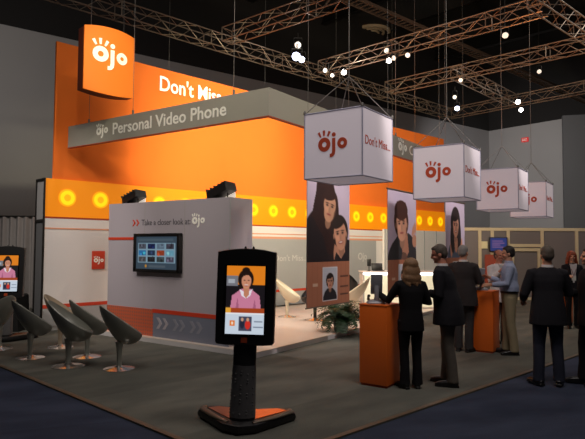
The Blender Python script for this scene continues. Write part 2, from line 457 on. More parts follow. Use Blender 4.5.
box_obj('light_box_trim', (-0.01, -0.004, 2.30), (LEN, 0.43, 2.335), M['orange_dark'], bw)
# left end frame
fr = MB()
for x0, x1, z0, z1 in ((-0.03, 0.0, 0.012, 3.12),):
    fr.box((x0, -0.01, z0), (x1, 0.03, z1)); fr.box((x0, 0.42, z0), (x1, 0.46, z1))
    fr.box((x0, 0.0, 3.07), (x1, 0.45, 3.12)); fr.box((x0, 0.0, 2.22), (x1, 0.45, 2.28))
fr.build('end_frame', M['dark_metal'], bw)
box_obj('end_panel', (-0.012, 0.02, 0.02), (-0.002, 0.43, 2.24), M['hall_dark'], bw)
box_obj('end_panel', (-0.012, 0.02, 2.27), (-0.002, 0.43, 3.08), M['hall_grey'], bw)
rg = None
for k in range(21):
    t = 0.46 + 0.725 * k
    mtx = face_negY(t, 0.018, 2.74)
    if rg is None:
        rg = MB().ring(0, 0, 0.15, 0.072, 0, 0.012, 28).build('round_light', M['bulb'], bw)
        MB().ring(0, 0, 0.185, 0.15, 0, 0.008, 28).build('painted_halo_ring', M['bulb_core'], rg)  # soft halo around the lamp, drawn as a dimmer emissive ring
        core = MB().lathe([(0.072, 0.0), (0.072, 0.008)], 20).build('lamp_core', M['bulb_core'], rg)
        rg.matrix_local = mtx
    else:
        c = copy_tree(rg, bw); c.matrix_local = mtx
text_obj('lettering', "Don't Miss...", face_negY(6.3, -0.006, 1.34), M['faint_letter'], bw, cap=0.17, width=1.3, bold=0.0)
text_obj('lettering', "Personal", face_negY(8.3, -0.006, 1.34), M['faint_letter'], bw, cap=0.17, width=0.7)
text_obj('lettering', "Ojo", face_negY(9.95, -0.006, 1.34), M['faint_letter'], bw, cap=0.22, width=0.45)
# orange ojo plaque
pq = thing('logo_plaque', 'small red orange square plaque with white word on the pale wall behind chairs', 'sign', W0 + HB * 1.15 + Vector((0, 0, 1.24)), TW)
box_obj('plate', (-0.145, -0.03, 0), (0.145, -0.002, 0.39), M['red_stripe'], pq, 0.01)
logo(MB(), face_negY(0.0, -0.03, 0.19), 0.22).build('logo_mark', M['pale_letter'], pq)
# white partition in front of right half
wp = thing('white_partition', 'plain white partition standing before the right end of the amber light box', 'partition', W0 + HB * 11.2, TW)
box_obj('panel', (0, -0.12, 0.1), (4.3, -0.04, 2.36), M['white_lam'], wp)
for x in (0, 0.8, 1.6, 2.4, 3.2, 4.25):
    box_obj('upright', (x, -0.135, 0.1), (x + 0.04, -0.12, 2.36), M['silver_lam'], wp)

# orange upper fabric (slightly bowed)
ofb = thing('orange_backdrop', 'huge orange fabric backdrop rising above the amber light box', 'backdrop', W0, TW)
def bow(x): return 0.05 + 0.12 * math.sin(max(0, min(1, x / LEN)) * math.pi)
ring_f, n = [], 60
mb = MB()
rs = []
for i in range(n + 1):
    x = 0.17 + (LEN - 0.17) * i / n; y = bow(x)
    rs.append([Vector((x, y, 3.12)), Vector((x, y + 0.06, 3.12)), Vector((x, y + 0.06, 6.01)), Vector((x, y, 6.01))])
mb.rings(rs).build('fabric', M['orange_fabric'], ofb)
text_obj('lettering', "Don't Miss...", face_negY(2.62, 0.055, 5.46), M['white_letter'], ofb, cap=0.35, width=2.08, bold=0.016)
for x in (2.9, 6.0, 9.0, 12.0):
    MB().tube([(x, 0.12, 5.9), (x, 0.12, 13)], 0.004, 5).build('hanging_wire', M['wire'], ofb)

# ------------------------------------------------------------------ fascia header
Cn = Vector((-0.375, 8.7, 0))
fa = thing('header_fascia', 'grey angled header beam hung over the booth with pale lettering', 'fascia', Cn, TH)
th = 0.06; ll, rl = 5.26, 8.0
MB().prism([(0, 0), (rl, 0), (rl, th), (th, th), (th, ll), (0, ll)], 3.775, 4.22).build('beam', M['fascia'], fa)
MB().prism([(-0.004, -0.004), (rl, -0.004), (rl, th), (th, th), (th, ll), (-0.004, ll)], 3.762, 3.778).build('lower_trim', M['orange_dark'], fa)
logo(MB(), face_negX(0, 4.13, 4.005), 0.36).build('logo_mark', M['pale_letter'], fa)
text_obj('lettering', 'Personal Video Phone', face_negX(0, 3.80, 3.90), M['pale_letter'], fa, cap=0.22, width=2.92, bold=0.016)
logo(MB(), face_negY(5.0, 0, 4.02), 0.46).build('logo_mark', M['pale_letter'], fa)
text_obj('lettering', 'Communicate', face_negY(5.38, 0, 3.91), M['pale_letter'], fa, cap=0.22, width=2.0, bold=0.01)
for x, y in ((0.03, 4.6), (0.03, 3.25), (0.03, 0.75), (4.7, 0.03), (7.4, 0.03)):
    w = MB().tube([(x, y, 4.19), (x, y, 13)], 0.004, 5); w.tube([(x, y, 4.18), (x, y, 4.30)], 0.02, 8)
    w.build('hanging_wire', M['wire'], fa)

# ------------------------------------------------------------------ hung orange sign
s_loc = at_d(110, 62.5, 10.5)
sg = thing('hanging_sign', 'bowed orange hanging sign with a big white logo', 'sign', s_loc, R(44))
Wd, Ht, Dp = 1.0, 1.27, 0.26
mb = MB(); rs = []
for i in range(17):
    u = i / 16 * 2 - 1; x = u * Wd / 2; y = -0.07 * (1 - u * u); tz = Ht / 2 + 0.05 * (1 - u * u) - 0.05
    rs.append([Vector((x, y, -tz - 0.0)), Vector((x, y + 0.03, -tz)), Vector((x, y + 0.03, tz)), Vector((x, y, tz))])
mb.rings(rs).build('front_panel', M['sign_orange'], sg)
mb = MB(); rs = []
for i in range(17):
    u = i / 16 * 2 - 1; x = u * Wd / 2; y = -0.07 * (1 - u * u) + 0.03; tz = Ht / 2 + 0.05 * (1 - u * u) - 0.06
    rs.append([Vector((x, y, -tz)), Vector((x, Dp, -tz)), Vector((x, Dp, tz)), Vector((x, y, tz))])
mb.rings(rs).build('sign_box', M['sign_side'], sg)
lm = MB(); logo(lm, face_negY(-0.02, 0, 0.10), 0.68, 0.01)
for v in lm.bm.verts:
    u = v.co.x / (Wd / 2); v.co.y += -0.07 * (1 - u * u) - 0.002
lm.build('logo_mark', M['white_letter'], sg)
for x in (-0.33, 0.33):
    MB().tube([(x, 0.12, Ht / 2 - 0.03), (x * 0.75, 0.12, 13 - s_loc.z)], 0.004, 5).build('hanging_wire', M['wire'], sg)

# ------------------------------------------------------------------ TV wall
RO = Vector((-1.03, 9.38, 0))
tw = thing('display_wall', 'free standing grey display wall carrying the flat television', 'display wall', RO + Vector((0, 0, 0.1)), TH)
WL, WH = 3.17, 2.465
box_obj('wall_body', (0, 0, 0), (0.58, WL, WH), M['laminate'], tw)
for y in (1.06, 2.11):
    box_obj('panel_joint', (-0.0015, y, 0.5), (0, y + 0.006, WH), M['fascia'], tw)
box_obj('corner_trim', (-0.006, -0.006, 0), (0.012, 0.012, WH), M['silver_lam'], tw)
box_obj('dotted_panel', (-0.008, 1.83, 0.0), (0, WL, 0.49), M['dotted'], tw)
box_obj('lower_panel', (-0.008, 0.0, 0.0), (0, 1.83, 0.44), M['blue_grey'], tw)
box_obj('red_stripe', (-0.012, 0.0, 0.43), (0, 1.85, 0.50), M['red_stripe'], tw)
box_obj('red_stripe', (-0.008, 2.42, 1.76), (0, WL, 1.81), M['red_stripe'], tw)
def chev(mb, x, y, z, h, w, th):
    pts = [(0, h / 2), (w * .45, h / 2), (w, 0), (w * .45, -h / 2), (0, -h / 2), (w * .55, 0)]
    m = face_negX(x, y, z)
    mb.prism(pts[0:3] + [pts[5]], 0, 0.004, m); mb.prism([pts[5], pts[2], pts[3], pts[4]], 0, 0.004, m)
mb = MB(); chev(mb, 0, 2.46, 2.08, 0.12, 0.09, 0); chev(mb, 0, 2.36, 2.08, 0.12, 0.09, 0); mb.build('chevron_mark', M['red_stripe'], tw)
for y0, mm in ((1.74, 'laminate'), (1.32, 'chevron_dim'), (0.9, 'chevron_dim')):
    mb = MB(); chev(mb, -0.008, y0, 0.25, 0.2, 0.15, 0); chev(mb, -0.008, y0 - 0.16, 0.25, 0.2, 0.15, 0); mb.build('chevron_mark', M[mm], tw)
text_obj('lettering', 'Take a closer look at:', face_negX(0, 2.20, 2.03), M['dark_letter'], tw, cap=0.11, width=1.28, bold=0.0)
logo(MB(), face_negX(0, 0.73, 2.09), 0.30).build('logo_mark', M['pale_letter'], tw)

tv = thing('wall_television', 'flat black television with a grid of small pictures on the grey wall', 'television', RO + A * 1.70 + Vector((0, 0, 1.265)), TH)
mb = MB()
mb.box((-0.10, -0.61, 0), (-0.02, 0.61, 0.06), bevel=.006); mb.box((-0.10, -0.61, 0.65), (-0.02, 0.61, 0.71), bevel=.006)
mb.box((-0.10, -0.61, 0.0), (-0.02, -0.545, 0.71), bevel=.006); mb.box((-0.10, 0.545, 0.0), (-0.02, 0.61, 0.71), bevel=.006)
mb.build('bezel', M['black'], tv)
box_obj('housing', (-0.075, -0.59, 0.02), (-0.0, 0.59, 0.69), M['black'], tv)
p = Pic(96, 50, (70, 88, 104))
p.rect(0.06, 0.86, 0.9, 0.93, (120, 140, 150), .35)
p.rect(0.05, 0.2, 0.95, 0.8, (150, 185, 205))
tc = [(92, 96, 110), (24, 34, 78), (110, 130, 150), (70, 66, 80), (52, 130, 190), (40, 56, 84), (170, 70, 40), (120, 180, 205), (84, 84, 88), (30, 30, 34), (60, 70, 72), (90, 86, 104)]
rnd = random.Random(3)
for i in range(12):
    u0 = 0.07 + (i % 4) * 0.222; v0 = 0.62 - (i // 4) * 0.197
    p.rect(u0, v0, u0 + 0.18, v0 + 0.155, tc[i])
    for k in range(4):
        c = tc[i]; q = rnd.uniform(0.5, 1.9)
        p.ell(u0 + rnd.uniform(.04, .14), v0 + rnd.uniform(.03, .12), rnd.uniform(.015, .035), rnd.uniform(.01, .03), tuple(min(255, v * q) for v in c), al=.8)
p.rect(0.32, 0.06, 0.72, 0.13, (120, 130, 138), .5); p.ell(0.25, 0.1, 0.025, 0.025, (230, 160, 60))
p.mesh('screen', face_negX(-0.078, 0, 0.355), 1.09, 0.59, M['screen_dim'], tv)

# floodlights on top of the display wall
def floodlight(y, label, size):
    f = thing('floodlight', label, 'floodlight', RO + A * y + B * 0.2 + Vector((0, 0, 0.1 + WH)), TH, 'floodlights on the display wall')
    s = size
    tl = Matrix.Translation((0, 0, 0.10)) @ Matrix.Rotation(R(-18), 4, 'X')
    mb = MB()
    mb.rings([[Vector((-.12 * s, -.24 * s, -.04)), Vector((.16, -.24 * s, -.04)), Vector((.16, -.24 * s, .10 * s)), Vector((-.10 * s, -.24 * s, .12 * s))],
              [Vector((-.12 * s, .20 * s, -.05)), Vector((.16, .20 * s, -.05)), Vector((.16, .20 * s, .07 * s)), Vector((-.10 * s, .20 * s, .08 * s))]], mtx=tl)
    mb.build('lamp_housing', M['black'], f)
    mb = MB()
    for k in range(5):
        yy = -.18 * s + .09 * s * k; mb.box((-.12, yy, .07), (.14, yy + .008, .125 * s), mtx=tl)
    mb.build('cooling_fins', M['dark_metal'], f)
    mb = MB()
    for yy in (-.17 * s, .15 * s):
        mb.tube([(0, yy, 0), (0, yy, .10)], 0.012, 6)
    mb.box((-.05, -.2 * s, 0), (.05, .18 * s, 0.012)); mb.build('bracket', M['dark_metal'], f)
    box_obj('lens', (.162, -.2 * s, .0), (.168, .17 * s, .12), M['lens_dim'], f)
    return f
floodlight(2.72, 'black floodlight on the far left end of the grey display wall', 0.95)
floodlight(0.42, 'black floodlight on the right corner of the grey display wall', 1.05)

# ------------------------------------------------------------------ drape at left
dp = thing('pipe_and_drape', 'grey pleated drape hanging from a pipe at the far left', 'drape', (0, 0, 0))
d0 = Vector((-9.4, 12.6, 0)); d1 = Vector((-5.42, 12.25, 0)); top = 2.36
n = 260; rs = []; dd = (d1 - d0); nn = Vector((-dd.y, dd.x, 0)).normalized()
for i in range(n + 1):
    u = i / n; off = 0.045 * math.sin(u * 150) + 0.02 * math.sin(u * 61 + 1)
    pnt = d0 + dd * u
    rs.append([pnt + nn * (off * 1.2) + Vector((0, 0, 0.03)), pnt + nn * (off * 1.2 + 0.015) + Vector((0, 0, 0.03)), pnt + nn * (off * .6 + 0.015) + Vector((0, 0, top)), pnt + nn * off * .6 + Vector((0, 0, top))])
MB().rings(rs).build('curtain', M['drape'], dp)
MB().tube([d0 + Vector((0, 0, top + .01)), d1 + Vector((0, 0, top + .01))], 0.02, 8).build('top_pipe', M['dark_metal'], dp)
for q in (d0, d0 + dd * .5, d1):
    MB().tube([q + Vector((0, .06, 0.013)), q + Vector((0, .06, top + .02))], 0.025, 8).build('upright_pipe', M['dark_metal'], dp)
bt = thing('covered_table', 'low table under a black cloth in front of the grey drape', 'table', (-6.25, 11.7, 0.012))
mb = MB()
for k, (s_, z) in enumerate(((1.03, 0.0), (1.0, .3), (.98, .68), (.97, .72))):
    pass
mb.rings([[Vector((sx * .75 * s_, sy * .26 * s_, z)) for sx, sy in ((-1, -1), (-.5, -1.05), (0, -.98), (.5, -1.05), (1, -1), (1, 1), (0, 1.03), (-1, 1))] for s_, z in ((1.04, 0.0), (1.0, .3), (.97, .70), (.93, .73))]).build('black_cloth', M['black_matte'], bt)

# ------------------------------------------------------------------ chairs
def make_chair(name, label, m, group):
    t = thing(name, label, 'chair', (0, 0, 0), 0, group)
    rc = Vector((0.035, 0, 0.675)); bo = Vector((0.015, 0, 0.37))
    def surf(scale, lift):
        rr = []
        for j in range(11):
            ph = R(4 + 86 * j / 10)
            ringp = []
            for k in range(32):
                a = 2 * math.pi * k / 32; ca, sa = math.cos(a), math.sin(a)
                # rim: tall narrow back (-x), low front (+x)
                rx = 0.30 * ca; rz = 0.222 * (-ca) + 0.012 * ca * ca - 0.012
                w = 0.235 * (1 - 0.10 * (-ca if ca < 0 else 0))
                rim = Vector((rx, w * sa, rz))
                pnt = rc + rim * (math.sin(ph) ** 1.28 * scale) + (bo - rc) * (math.cos(ph) ** 1.28 * scale) + Vector((0, 0, lift))
                ringp.append(pnt)
            rr.append(ringp)
        return rr
    outer = surf(1.0, 0); inner = surf(0.945, 0.018)
    # join outer to inner over the rim
    MB().rings(outer + inner[::-1], cap=True).build('seat_shell', m, t)
    MB().lathe([(0.06, 0.385), (0.055, 0.365), (0.044, 0.30), (0.034, 0.17), (0.036, 0.06), (0.05, 0.02)], 20, Matrix.Translation((0.02, 0, 0))).build('stem', m, t)
    MB().lathe([(0.215, 0.0), (0.215, 0.008), (0.19, 0.016), (0.07, 0.03), (0.045, 0.05)], 32, Matrix.Translation((0.02, 0, 0))).build('base_disc', M['chrome'], t)
    return t
ch0 = make_chair('egg_chair', 'x', M['chair_grey'], None)
ch_tan = make_chair('egg_chair', 'x', M['chair_tan'], None)
ch_white = make_chair('egg_chair', 'x', M['chair_white'], None)
ch_black = make_chair('egg_chair', 'x', M['chair_black'], None)
G1 = 'grey egg swivel chairs on the booth carpet'; G2 = 'egg swivel chairs in the lounge on the platform'
used = set()
def put_chair(src, px, py, z, rot, label, group, sc=1.0):
    o = src if src.name not in used else copy_tree(src)
    used.add(src.name)
    w = at_z(px, py, z); a = R(rot)
    o.location = (w.x - 0.02 * math.cos(a) * sc, w.y - 0.02 * math.sin(a) * sc, z); o.rotation_euler = (0, 0, a); o.scale = (sc,) * 3
    o['label'] = label; o['group'] = group
    return o
zc = 0.012
put_chair(ch0, 119, 369, zc, 32, 'grey egg chair nearest the display wall, rightmost in its cluster', G1)
put_chair(ch0, 87, 357, zc, 30, 'grey egg chair between the nearest tub and the rightmost one', G1)
put_chair(ch0, 68, 366.5, zc, 10, 'grey egg chair with a shiny tall back, in front of the tan one', G1, 1.05)
put_chair(ch0, 30, 358, zc, 38, 'grey egg chair in front of the grey drape, under the black kiosk', G1)
put_chair(ch0, -1, 349, zc, 150, 'grey egg chair cut off by the left edge of the picture', G1)
put_chair(ch_tan, 60, 347.5, zc, 5, 'tan backed egg chair standing behind the grey ones', G1)
put_chair(ch_white, 287, 317, 0.1, -8, 'cream egg chair on the platform just right of the big kiosk', G2)
put_chair(ch_black, 315, 320, 0.1, 205, 'black egg chair partly hidden by the left edge of the couple banner', G2, 1.08)
put_chair(ch_white, 357, 318, 0.1, 170, 'cream egg chair behind the potted fern and the couple banner', G2, 1.05)
put_chair(ch_black, 347, 312, 0.1, 60, 'black egg chair showing right of the couple banner above the fern', G2, 1.15)

# ------------------------------------------------------------------ kiosks
def portrait_woman(w=66, h=100):
    p = Pic(w, h, (26, 22, 26))
    p.rect(0, 0.72, 1, 1, (232, 132, 30)); p.rect(0, 0.70, 0.3, 0.85, (120, 120, 128)); p.rect(0.05, .74, .22, .8, (170, 175, 182))
    p.ell(0.5, 0.80, 0.20, 0.22, (34, 20, 16)); p.ell(0.5, .93, .1, .07, (34, 20, 16)); p.ell(0.42, 0.64, 0.09, 0.2, (38, 22, 18))
    p.poly([(0.12, 0.38), (0.16, 0.56), (0.40, 0.66), (0.64, 0.66), (0.86, 0.56), (0.90, 0.38)], (206, 128, 158))
    p.poly([(0.26, .38), (.30, .54), (.34, .38)], (170, 96, 128)); p.poly([(0.7, .38), (.74, .52), (.78, .38)], (170, 96, 128))
    p.poly([(0.34, 0.66), (0.40, 0.56), (0.52, 0.52), (0.62, 0.56), (0.68, 0.66), (0.52, 0.6)], (236, 226, 236))
    p.poly([(0.43, 0.74), (0.46, 0.56), (0.52, 0.52), (0.59, 0.58), (0.60, 0.74)], (196, 130, 100))
    p.ell(0.515, 0.775, 0.125, 0.165, (208, 142, 112))
    p.poly([(0.37, 0.80), (0.40, .90), (0.62, .90), (.65, .80), (.56, .865), (.45, .85)], (36, 22, 18))
    p.ell(.465, .785, .022, .01, (30, 20, 20)); p.ell(.57, .785, .022, .01, (30, 20, 20)); p.ell(.515, .75, .012, .02, (180, 110, 86)); p.ell(.515, .715, .05, .018, (236, 216, 206)); p.ell(.515, .705, .05, .01, (160, 60, 60))
    p.rect(0, 0.31, 1, 0.38, (170, 70, 30)); p.rect(0, .31, .14, .385, (235, 170, 60))
    p.rect(0, 0, 1, 0.31, (206, 218, 232)); p.rect(0, .29, 1, .31, (240, 240, 244))
    p.rect(.12, .12, .25, .2, (232, 120, 40)); p.rect(.16, .14, .21, .18, (250, 230, 210))
    p.rect(.35, .05, .68, .26, (70, 72, 92)); p.ell(.44, .15, .06, .1, (40, 42, 60)); p.ell(.44, .215, .035, .04, (206, 160, 130)); p.ell(.58, .14, .07, .1, (214, 50, 40)); p.ell(.58, .215, .035, .04, (206, 160, 130))
    p.rect(.74, .18, .95, .195, (110, 120, 140)); p.rect(.72, .1, .97, .115, (110, 120, 140))
    return p
SCR = portrait_woman()
def make_kiosk(label, group):
    k = thing('video_kiosk', label, 'kiosk', (0, 0, 0), 0, group)
    # facing -Y
    # base: chevron plate, tip to the front
    outl = [(0, -0.40), (0.16, -0.33), (0.49, 0.10), (0.47, 0.20), (0.36, 0.24), (0.10, 0.17), (0, 0.16), (-0.10, 0.17), (-0.36, 0.24), (-0.47, 0.20), (-0.49, 0.10), (-0.16, -0.33)]
    mb = MB()
    mb.rings([[Vector((x * s_, y * s_, z)) for x, y in outl] for s_, z in ((0.93, 0), (1.0, 0.02), (1.02, 0.05), (0.99, 0.085), (0.94, 0.095))])
    mb.build('base_plate', M['black'], k)
    for sx in (1, -1):
        mb = MB(); mb.rings([[Vector((sx * x, y, z)) for x, y in ((0.10, -0.22), (0.40, 0.13), (0.30, 0.19), (0.09, 0.13))] for z in (0.094, 0.101)]).build('copper_wing', M['copper'], k)
        MB().tube([(sx * 0.12, -0.31, 0.098), (sx * 0.30, -0.12, 0.10), (sx * 0.44, 0.08, 0.10), (sx * .43, .16, .098)], [0.016, 0.03, 0.036, 0.026], 10, squash=.6).build('wing_edge', M['alu'], k)
    # post: curved slab leaning back
    secs = [(0.09, -0.17, 0.125, .10), (0.35, -0.14, 0.118, .085), (0.62, -0.11, 0.112, .07), (0.85, -0.085, 0.115, .06), (1.02, -0.06, 0.125, .05)]
    rs = []
    for z, y, w, d in secs:
        rs.append([Vector((w * math.cos(a), y + d * math.sin(a) * (1.0 if math.sin(a) < 0 else .8), z)) for a in [2 * math.pi * q / 24 for q in range(24)]])
    MB().rings(rs).build('post', M['black'], k)
    # perforated steel sleeve on the lower post
    rs = []
    for z, y, w, d in ((0.12, -0.168, 0.1265, .104), (0.35, -0.14, 0.1205, .089), (0.60, -0.113, 0.115, .075)):
        rs.append([Vector((w * math.cos(a), y + d * math.sin(a), z)) for a in [math.pi + math.pi * q / 16 for q in range(17)]] + [Vector((w * .96 * math.cos(a), y + d * .93 * math.sin(a), z)) for a in [2 * math.pi - math.pi * q / 16 for q in range(17)]])
    mb = MB().rings(rs); rd = random.Random(5)
    for row in range(16):
        z = 0.16 + row * 0.026; f_ = (z - .12) / .48
        y0 = -0.168 + f_ * .055; w = .1265 - f_ * .0115; d = .104 - f_ * .029
        for cidx in range(5):
            if rd.random() < 0.55: continue
            a = math.pi * (1.12 + cidx * 0.17)
            c = Vector((w * math.cos(a), y0 + d * math.sin(a), z))
            mb.ell(c, (0.009, 0.006, 0.007), 8)
    mb.build('steel_sleeve', M['sleeve'], k)
    # screen housing with arched top
    hw, hh = 0.288, 0.452; zc_ = 1.255
    outl = []
    for i in range(13):
        u = i / 12; x = hw - 2 * hw * u; outl.append((x, hh + 0.035 * (1 - (2 * u - 1) ** 2)))
    outl += [(-hw * 1.0, 0), (-hw * .985, -hh + .02), (-hw * .94, -hh)] + [(-hw * .6, -hh - .01), (hw * .6, -hh - .01)] + [(hw * .94, -hh), (hw * .985, -hh + .02), (hw, 0)]
    tm = Matrix.Translation((0, -0.11, zc_)) @ Matrix.Rotation(R(-4), 4, 'X') @ Matrix(((1, 0, 0, 0), (0, 0, -1, 0), (0, 1, 0, 0), (0, 0, 0, 1)))
    mb = MB(); mb.rings([[Vector((x * s_, y * s_, z)) for x, y in outl] for s_, z in ((0.97, -.075), (1, -.06), (1, 0.03), (0.985, 0.045))], mtx=tm)
    hs = mb.build('screen_housing', M['black'], k)
    # screen sits 1 mm proud of a recessed bezel
    bz = MB()
    x0, x1, y0, y1 = -.188, .188, -.352, .312
    for (a0, b0, a1, b1) in ((x0 - .014, y0 - .014, x1 + .014, y0), (x0 - .014, y1, x1 + .014, y1 + .014), (x0 - .014, y0, x0, y1), (x1, y0, x1 + .014, y1)):
        bz.box((a0, b0, .044), (a1, b1, .053), mtx=tm)
    bz.build('screen_bezel', M['black_gloss'], hs)
    s_ = SCR.mesh('screen', tm @ Matrix.Translation((0, (y0 + y1) / 2, 0.0465)), .376, .664, M['screen'], hs)
    MB().box((-.03, -.435, .044), (.03, -.385, .050), mtx=tm).build('orange_badge', M['orange_dark'], hs)
    for x in (-.02, .06): MB().lathe([(0.012, 0.0), (0.012, 0.02), (0.006, .028)], 10, tm @ Matrix.Translation((x, hh + .03, 0)) @ Matrix.Rotation(R(-90), 4, 'X')).build('camera_stub', M['black'], hs)
    return k
k1 = make_kiosk('tall black video kiosk nearest the camera on a copper winged base', 'video kiosks')
pk = at_z(246, 424, 0.0); k1.location = (pk.x - .012, pk.y, 0.012); k1.rotation_euler = (0, R(0.8), R(-4)); k1.scale = (1.0, 1.0, 0.985)
k2 = copy_tree(k1); pk = at_z(8, 340, 0); k2.location = (pk.x, pk.y, 0.012); k2.rotation_euler = (0, 0, R(8))
k2['label'] = 'black video kiosk far left, cut off by the picture edge, before the drape'

# ------------------------------------------------------------------ cubes
def wire_up(mb, p, q, r=0.005): mb.tube([p, q], r, 5)
def make_cube(loc_, label, s=0.9):
    c = thing('hanging_cube', label, 'hanging cube', loc_, TH, 'white logo cubes hung over the aisle edge')
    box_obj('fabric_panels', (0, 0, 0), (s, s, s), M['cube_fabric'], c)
    mb = MB(); r = 0.010; e = 0.0
    for a in (0, s):
        for b in (0, s):
            mb.tube([(a, b, 0), (a, b, s)], r, 8); mb.tube([(a, 0, b), (a, s, b)], r, 8); mb.tube([(0, a, b), (s, a, b)], r, 8)
    mb.build('frame', M['cube_frame'], c)
    logo(MB(), face_negX(-0.001, s * 0.5, s * 0.50), s * 0.50).build('logo_mark', M['red_letter'], c)
    text_obj('lettering', "Don't Miss...", face_negY(s * .5, -0.001, s * .47), M['red_letter'], c, cap=0.12, width=s * .84, bold=0.0, align='C')
    for a in (0, s):
        for b in (0, s):
            w = MB(); w.tube([(a, b, s), (s / 2, s / 2, s + 0.58)], 0.006, 5); w.lathe([(0.02, 0), (0.02, 0.03), (.008, .05)], 8, Matrix.Translation((a, b, s))); w.build('bridle_wire', M['wire'], c)
    MB().tube([(s / 2, s / 2, s + .56), (s / 2, s / 2, 13 - loc_[2])], 0.005, 6).build('hanging_wire', M['wire'], c)
    return c
cb = [((0.90, 7.29, 2.68), 'large white logo cube nearest the camera, in front of the orange backdrop'),
      ((2.87, 9.45, 2.60), 'second white logo cube, hanging above the visitors with the young man banner left below'),
      ((4.90, 12.27, 2.60), 'third white logo cube, hanging between the second and the smallest against the grey wall'),
      ((6.55, 14.6, 2.57), 'farthest and smallest looking white logo cube, rightmost of the row')]
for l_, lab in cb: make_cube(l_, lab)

# ------------------------------------------------------------------ banners
def face_pic(p, cu, cv, r, skin, hair, tilt=0, hairlong=0, smile=False):
    """a generic face: r = face half width in units of picture width"""
    a = p.asp
    def P(dx, dy):   # offset rotated by tilt, in width units
        c, s = math.cos(R(tilt)), math.sin(R(tilt)); return cu + dx * c - dy * s, cv + (dx * s + dy * c) / a
    sk = np.array(skin)
    x, y = P(0, r * .35); p.ell(x, y, r * 1.25, r * 1.45, hair, tilt)
    if hairlong:
        for sx in (-1, 1):
            x, y = P(sx * r * 1.05, -r * 0.9 * hairlong); p.ell(x, y, r * .55, r * 1.9 * hairlong, hair, tilt + sx * 6)
    x, y = P(0, -r * 1.35); p.ell(x, y, r * .42, r * .6, sk * .78, tilt)
    x, y = P(0, r * .28); p.ell(x, y, r * .90, r * 1.0, sk, tilt)
    x, y = P(0, -r * .45); p.ell(x, y, r * .74, r * .88, sk, tilt)
    x, y = P(-r * .38, -r * .15); p.ell(x, y, r * .3, r * .32, np.minimum(sk * 1.1, 250), tilt, al=.6, soft=4)
    x, y = P(-r * .1, r * .75); p.ell(x, y, r * .4, r * .22, np.minimum(sk * 1.08, 250), tilt, al=.5, soft=4)
    x, y = P(r * .45, -r * .1); p.ell(x, y, r * .5, r * 1.0, sk * .9, tilt, al=.5, soft=3)
    x, y = P(-r * .1, r * 1.0); p.ell(x, y, r * .85, r * .34, hair, tilt + 14)
    for sx in (-1, 1):
        x, y = P(sx * r * .38, r * .18); p.ell(x, y, r * .22, r * .13, sk * .72, tilt, al=.7, soft=2); p.ell(x, y, r * .14, r * .075, (44, 28, 26), tilt)
        x, y = P(sx * r * .38, r * .38); p.ell(x, y, r * .24, r * .05, np.array(hair) * .9 + 8, tilt + sx * -4)
        x, y = P(sx * r * .95, 0); p.ell(x, y, r * .1, r * .25, sk * .85, tilt) if not hairlong else None
    x, y = P(0.02 * r, -r * .18); p.ell(x, y, r * .13, r * .26, sk * .86, tilt, al=.8, soft=2)
    x, y = P(0, -r * .62)
    if smile: p.ell(x, y, r * .36, r * .15, (170, 84, 74), tilt); x, y = P(0, -r * .60); p.ell(x, y, r * .27, r * .075, (232, 218, 210), tilt)
    else: p.ell(x, y, r * .3, r * .09, (168, 84, 76), tilt)
def pic_couple():
    p = Pic(90, 104, (206, 190, 212))
    p.ell(0.30, .12, .42, .62, (40, 26, 30)); p.ell(.45, .62, .24, .62, (52, 26, 24), 8); p.ell(.30, .42, .20, .55, (48, 24, 22), -5)
    face_pic(p, 0.50, 0.66, 0.155, (214, 158, 126), (54, 28, 24), tilt=-10, hairlong=1.0)
    p.poly([(0.30, .95), (.36, .4), (.24, .1), (.12, .0), (.08, .5), (.2, .85)], (50, 26, 24))
    p.ell(.92, .02, .32, .3, (36, 28, 34)); p.ell(.74, .10, .14, .26, (206, 146, 118))
    face_pic(p, 0.76, 0.33, 0.165, (218, 156, 126), (46, 32, 28), tilt=8, smile=True)
    p.poly([(.6, 0), (.66, .12), (.78, .04), (.9, .14), (.98, .2), (1, 0)], (34, 28, 34))
    p.poly([(0.0, 0), (0, .5), (.12, .54), (.36, .3), (.5, .0)], (34, 24, 28))
    return p
def pic_man():
    p = Pic(90, 104, (208, 192, 214))
    p.ell(.42, .0, .42, .34, (58, 54, 58)); p.poly([(.05, 0), (.12, .22), (.34, .36), (.7, .4), (.95, .3), (1, .1), (1, 0)], (52, 50, 54))
    p.poly([(.42, .4), (.5, .08), (.6, .0), (.72, .12), (.66, .4)], (196, 134, 106)); p.poly([(.44, 0), (.5, .12), (.62, .1), (.7, 0)], (120, 84, 70))
    face_pic(p, 0.46, 0.50, 0.20, (220, 160, 130), (70, 34, 24), tilt=4, smile=False)
    p.ell(.45, .72, .225, .17, (74, 36, 24)); p.poly([(.24, .5), (.22, .74), (.3, .72), (.33, .6), (.38, .68), (.48, .62), (.5, .7), (.66, .62), (.68, .74), (.6, .85), (.3, .85)], (70, 34, 24))
    for k in range(4):
        p.ell(.86 + .035 * k, .42 + .02 * k, .022, .10, (214, 152, 122), -14 + 6 * k)
    p.ell(.93, .28, .085, .11, (210, 148, 118))
    return p
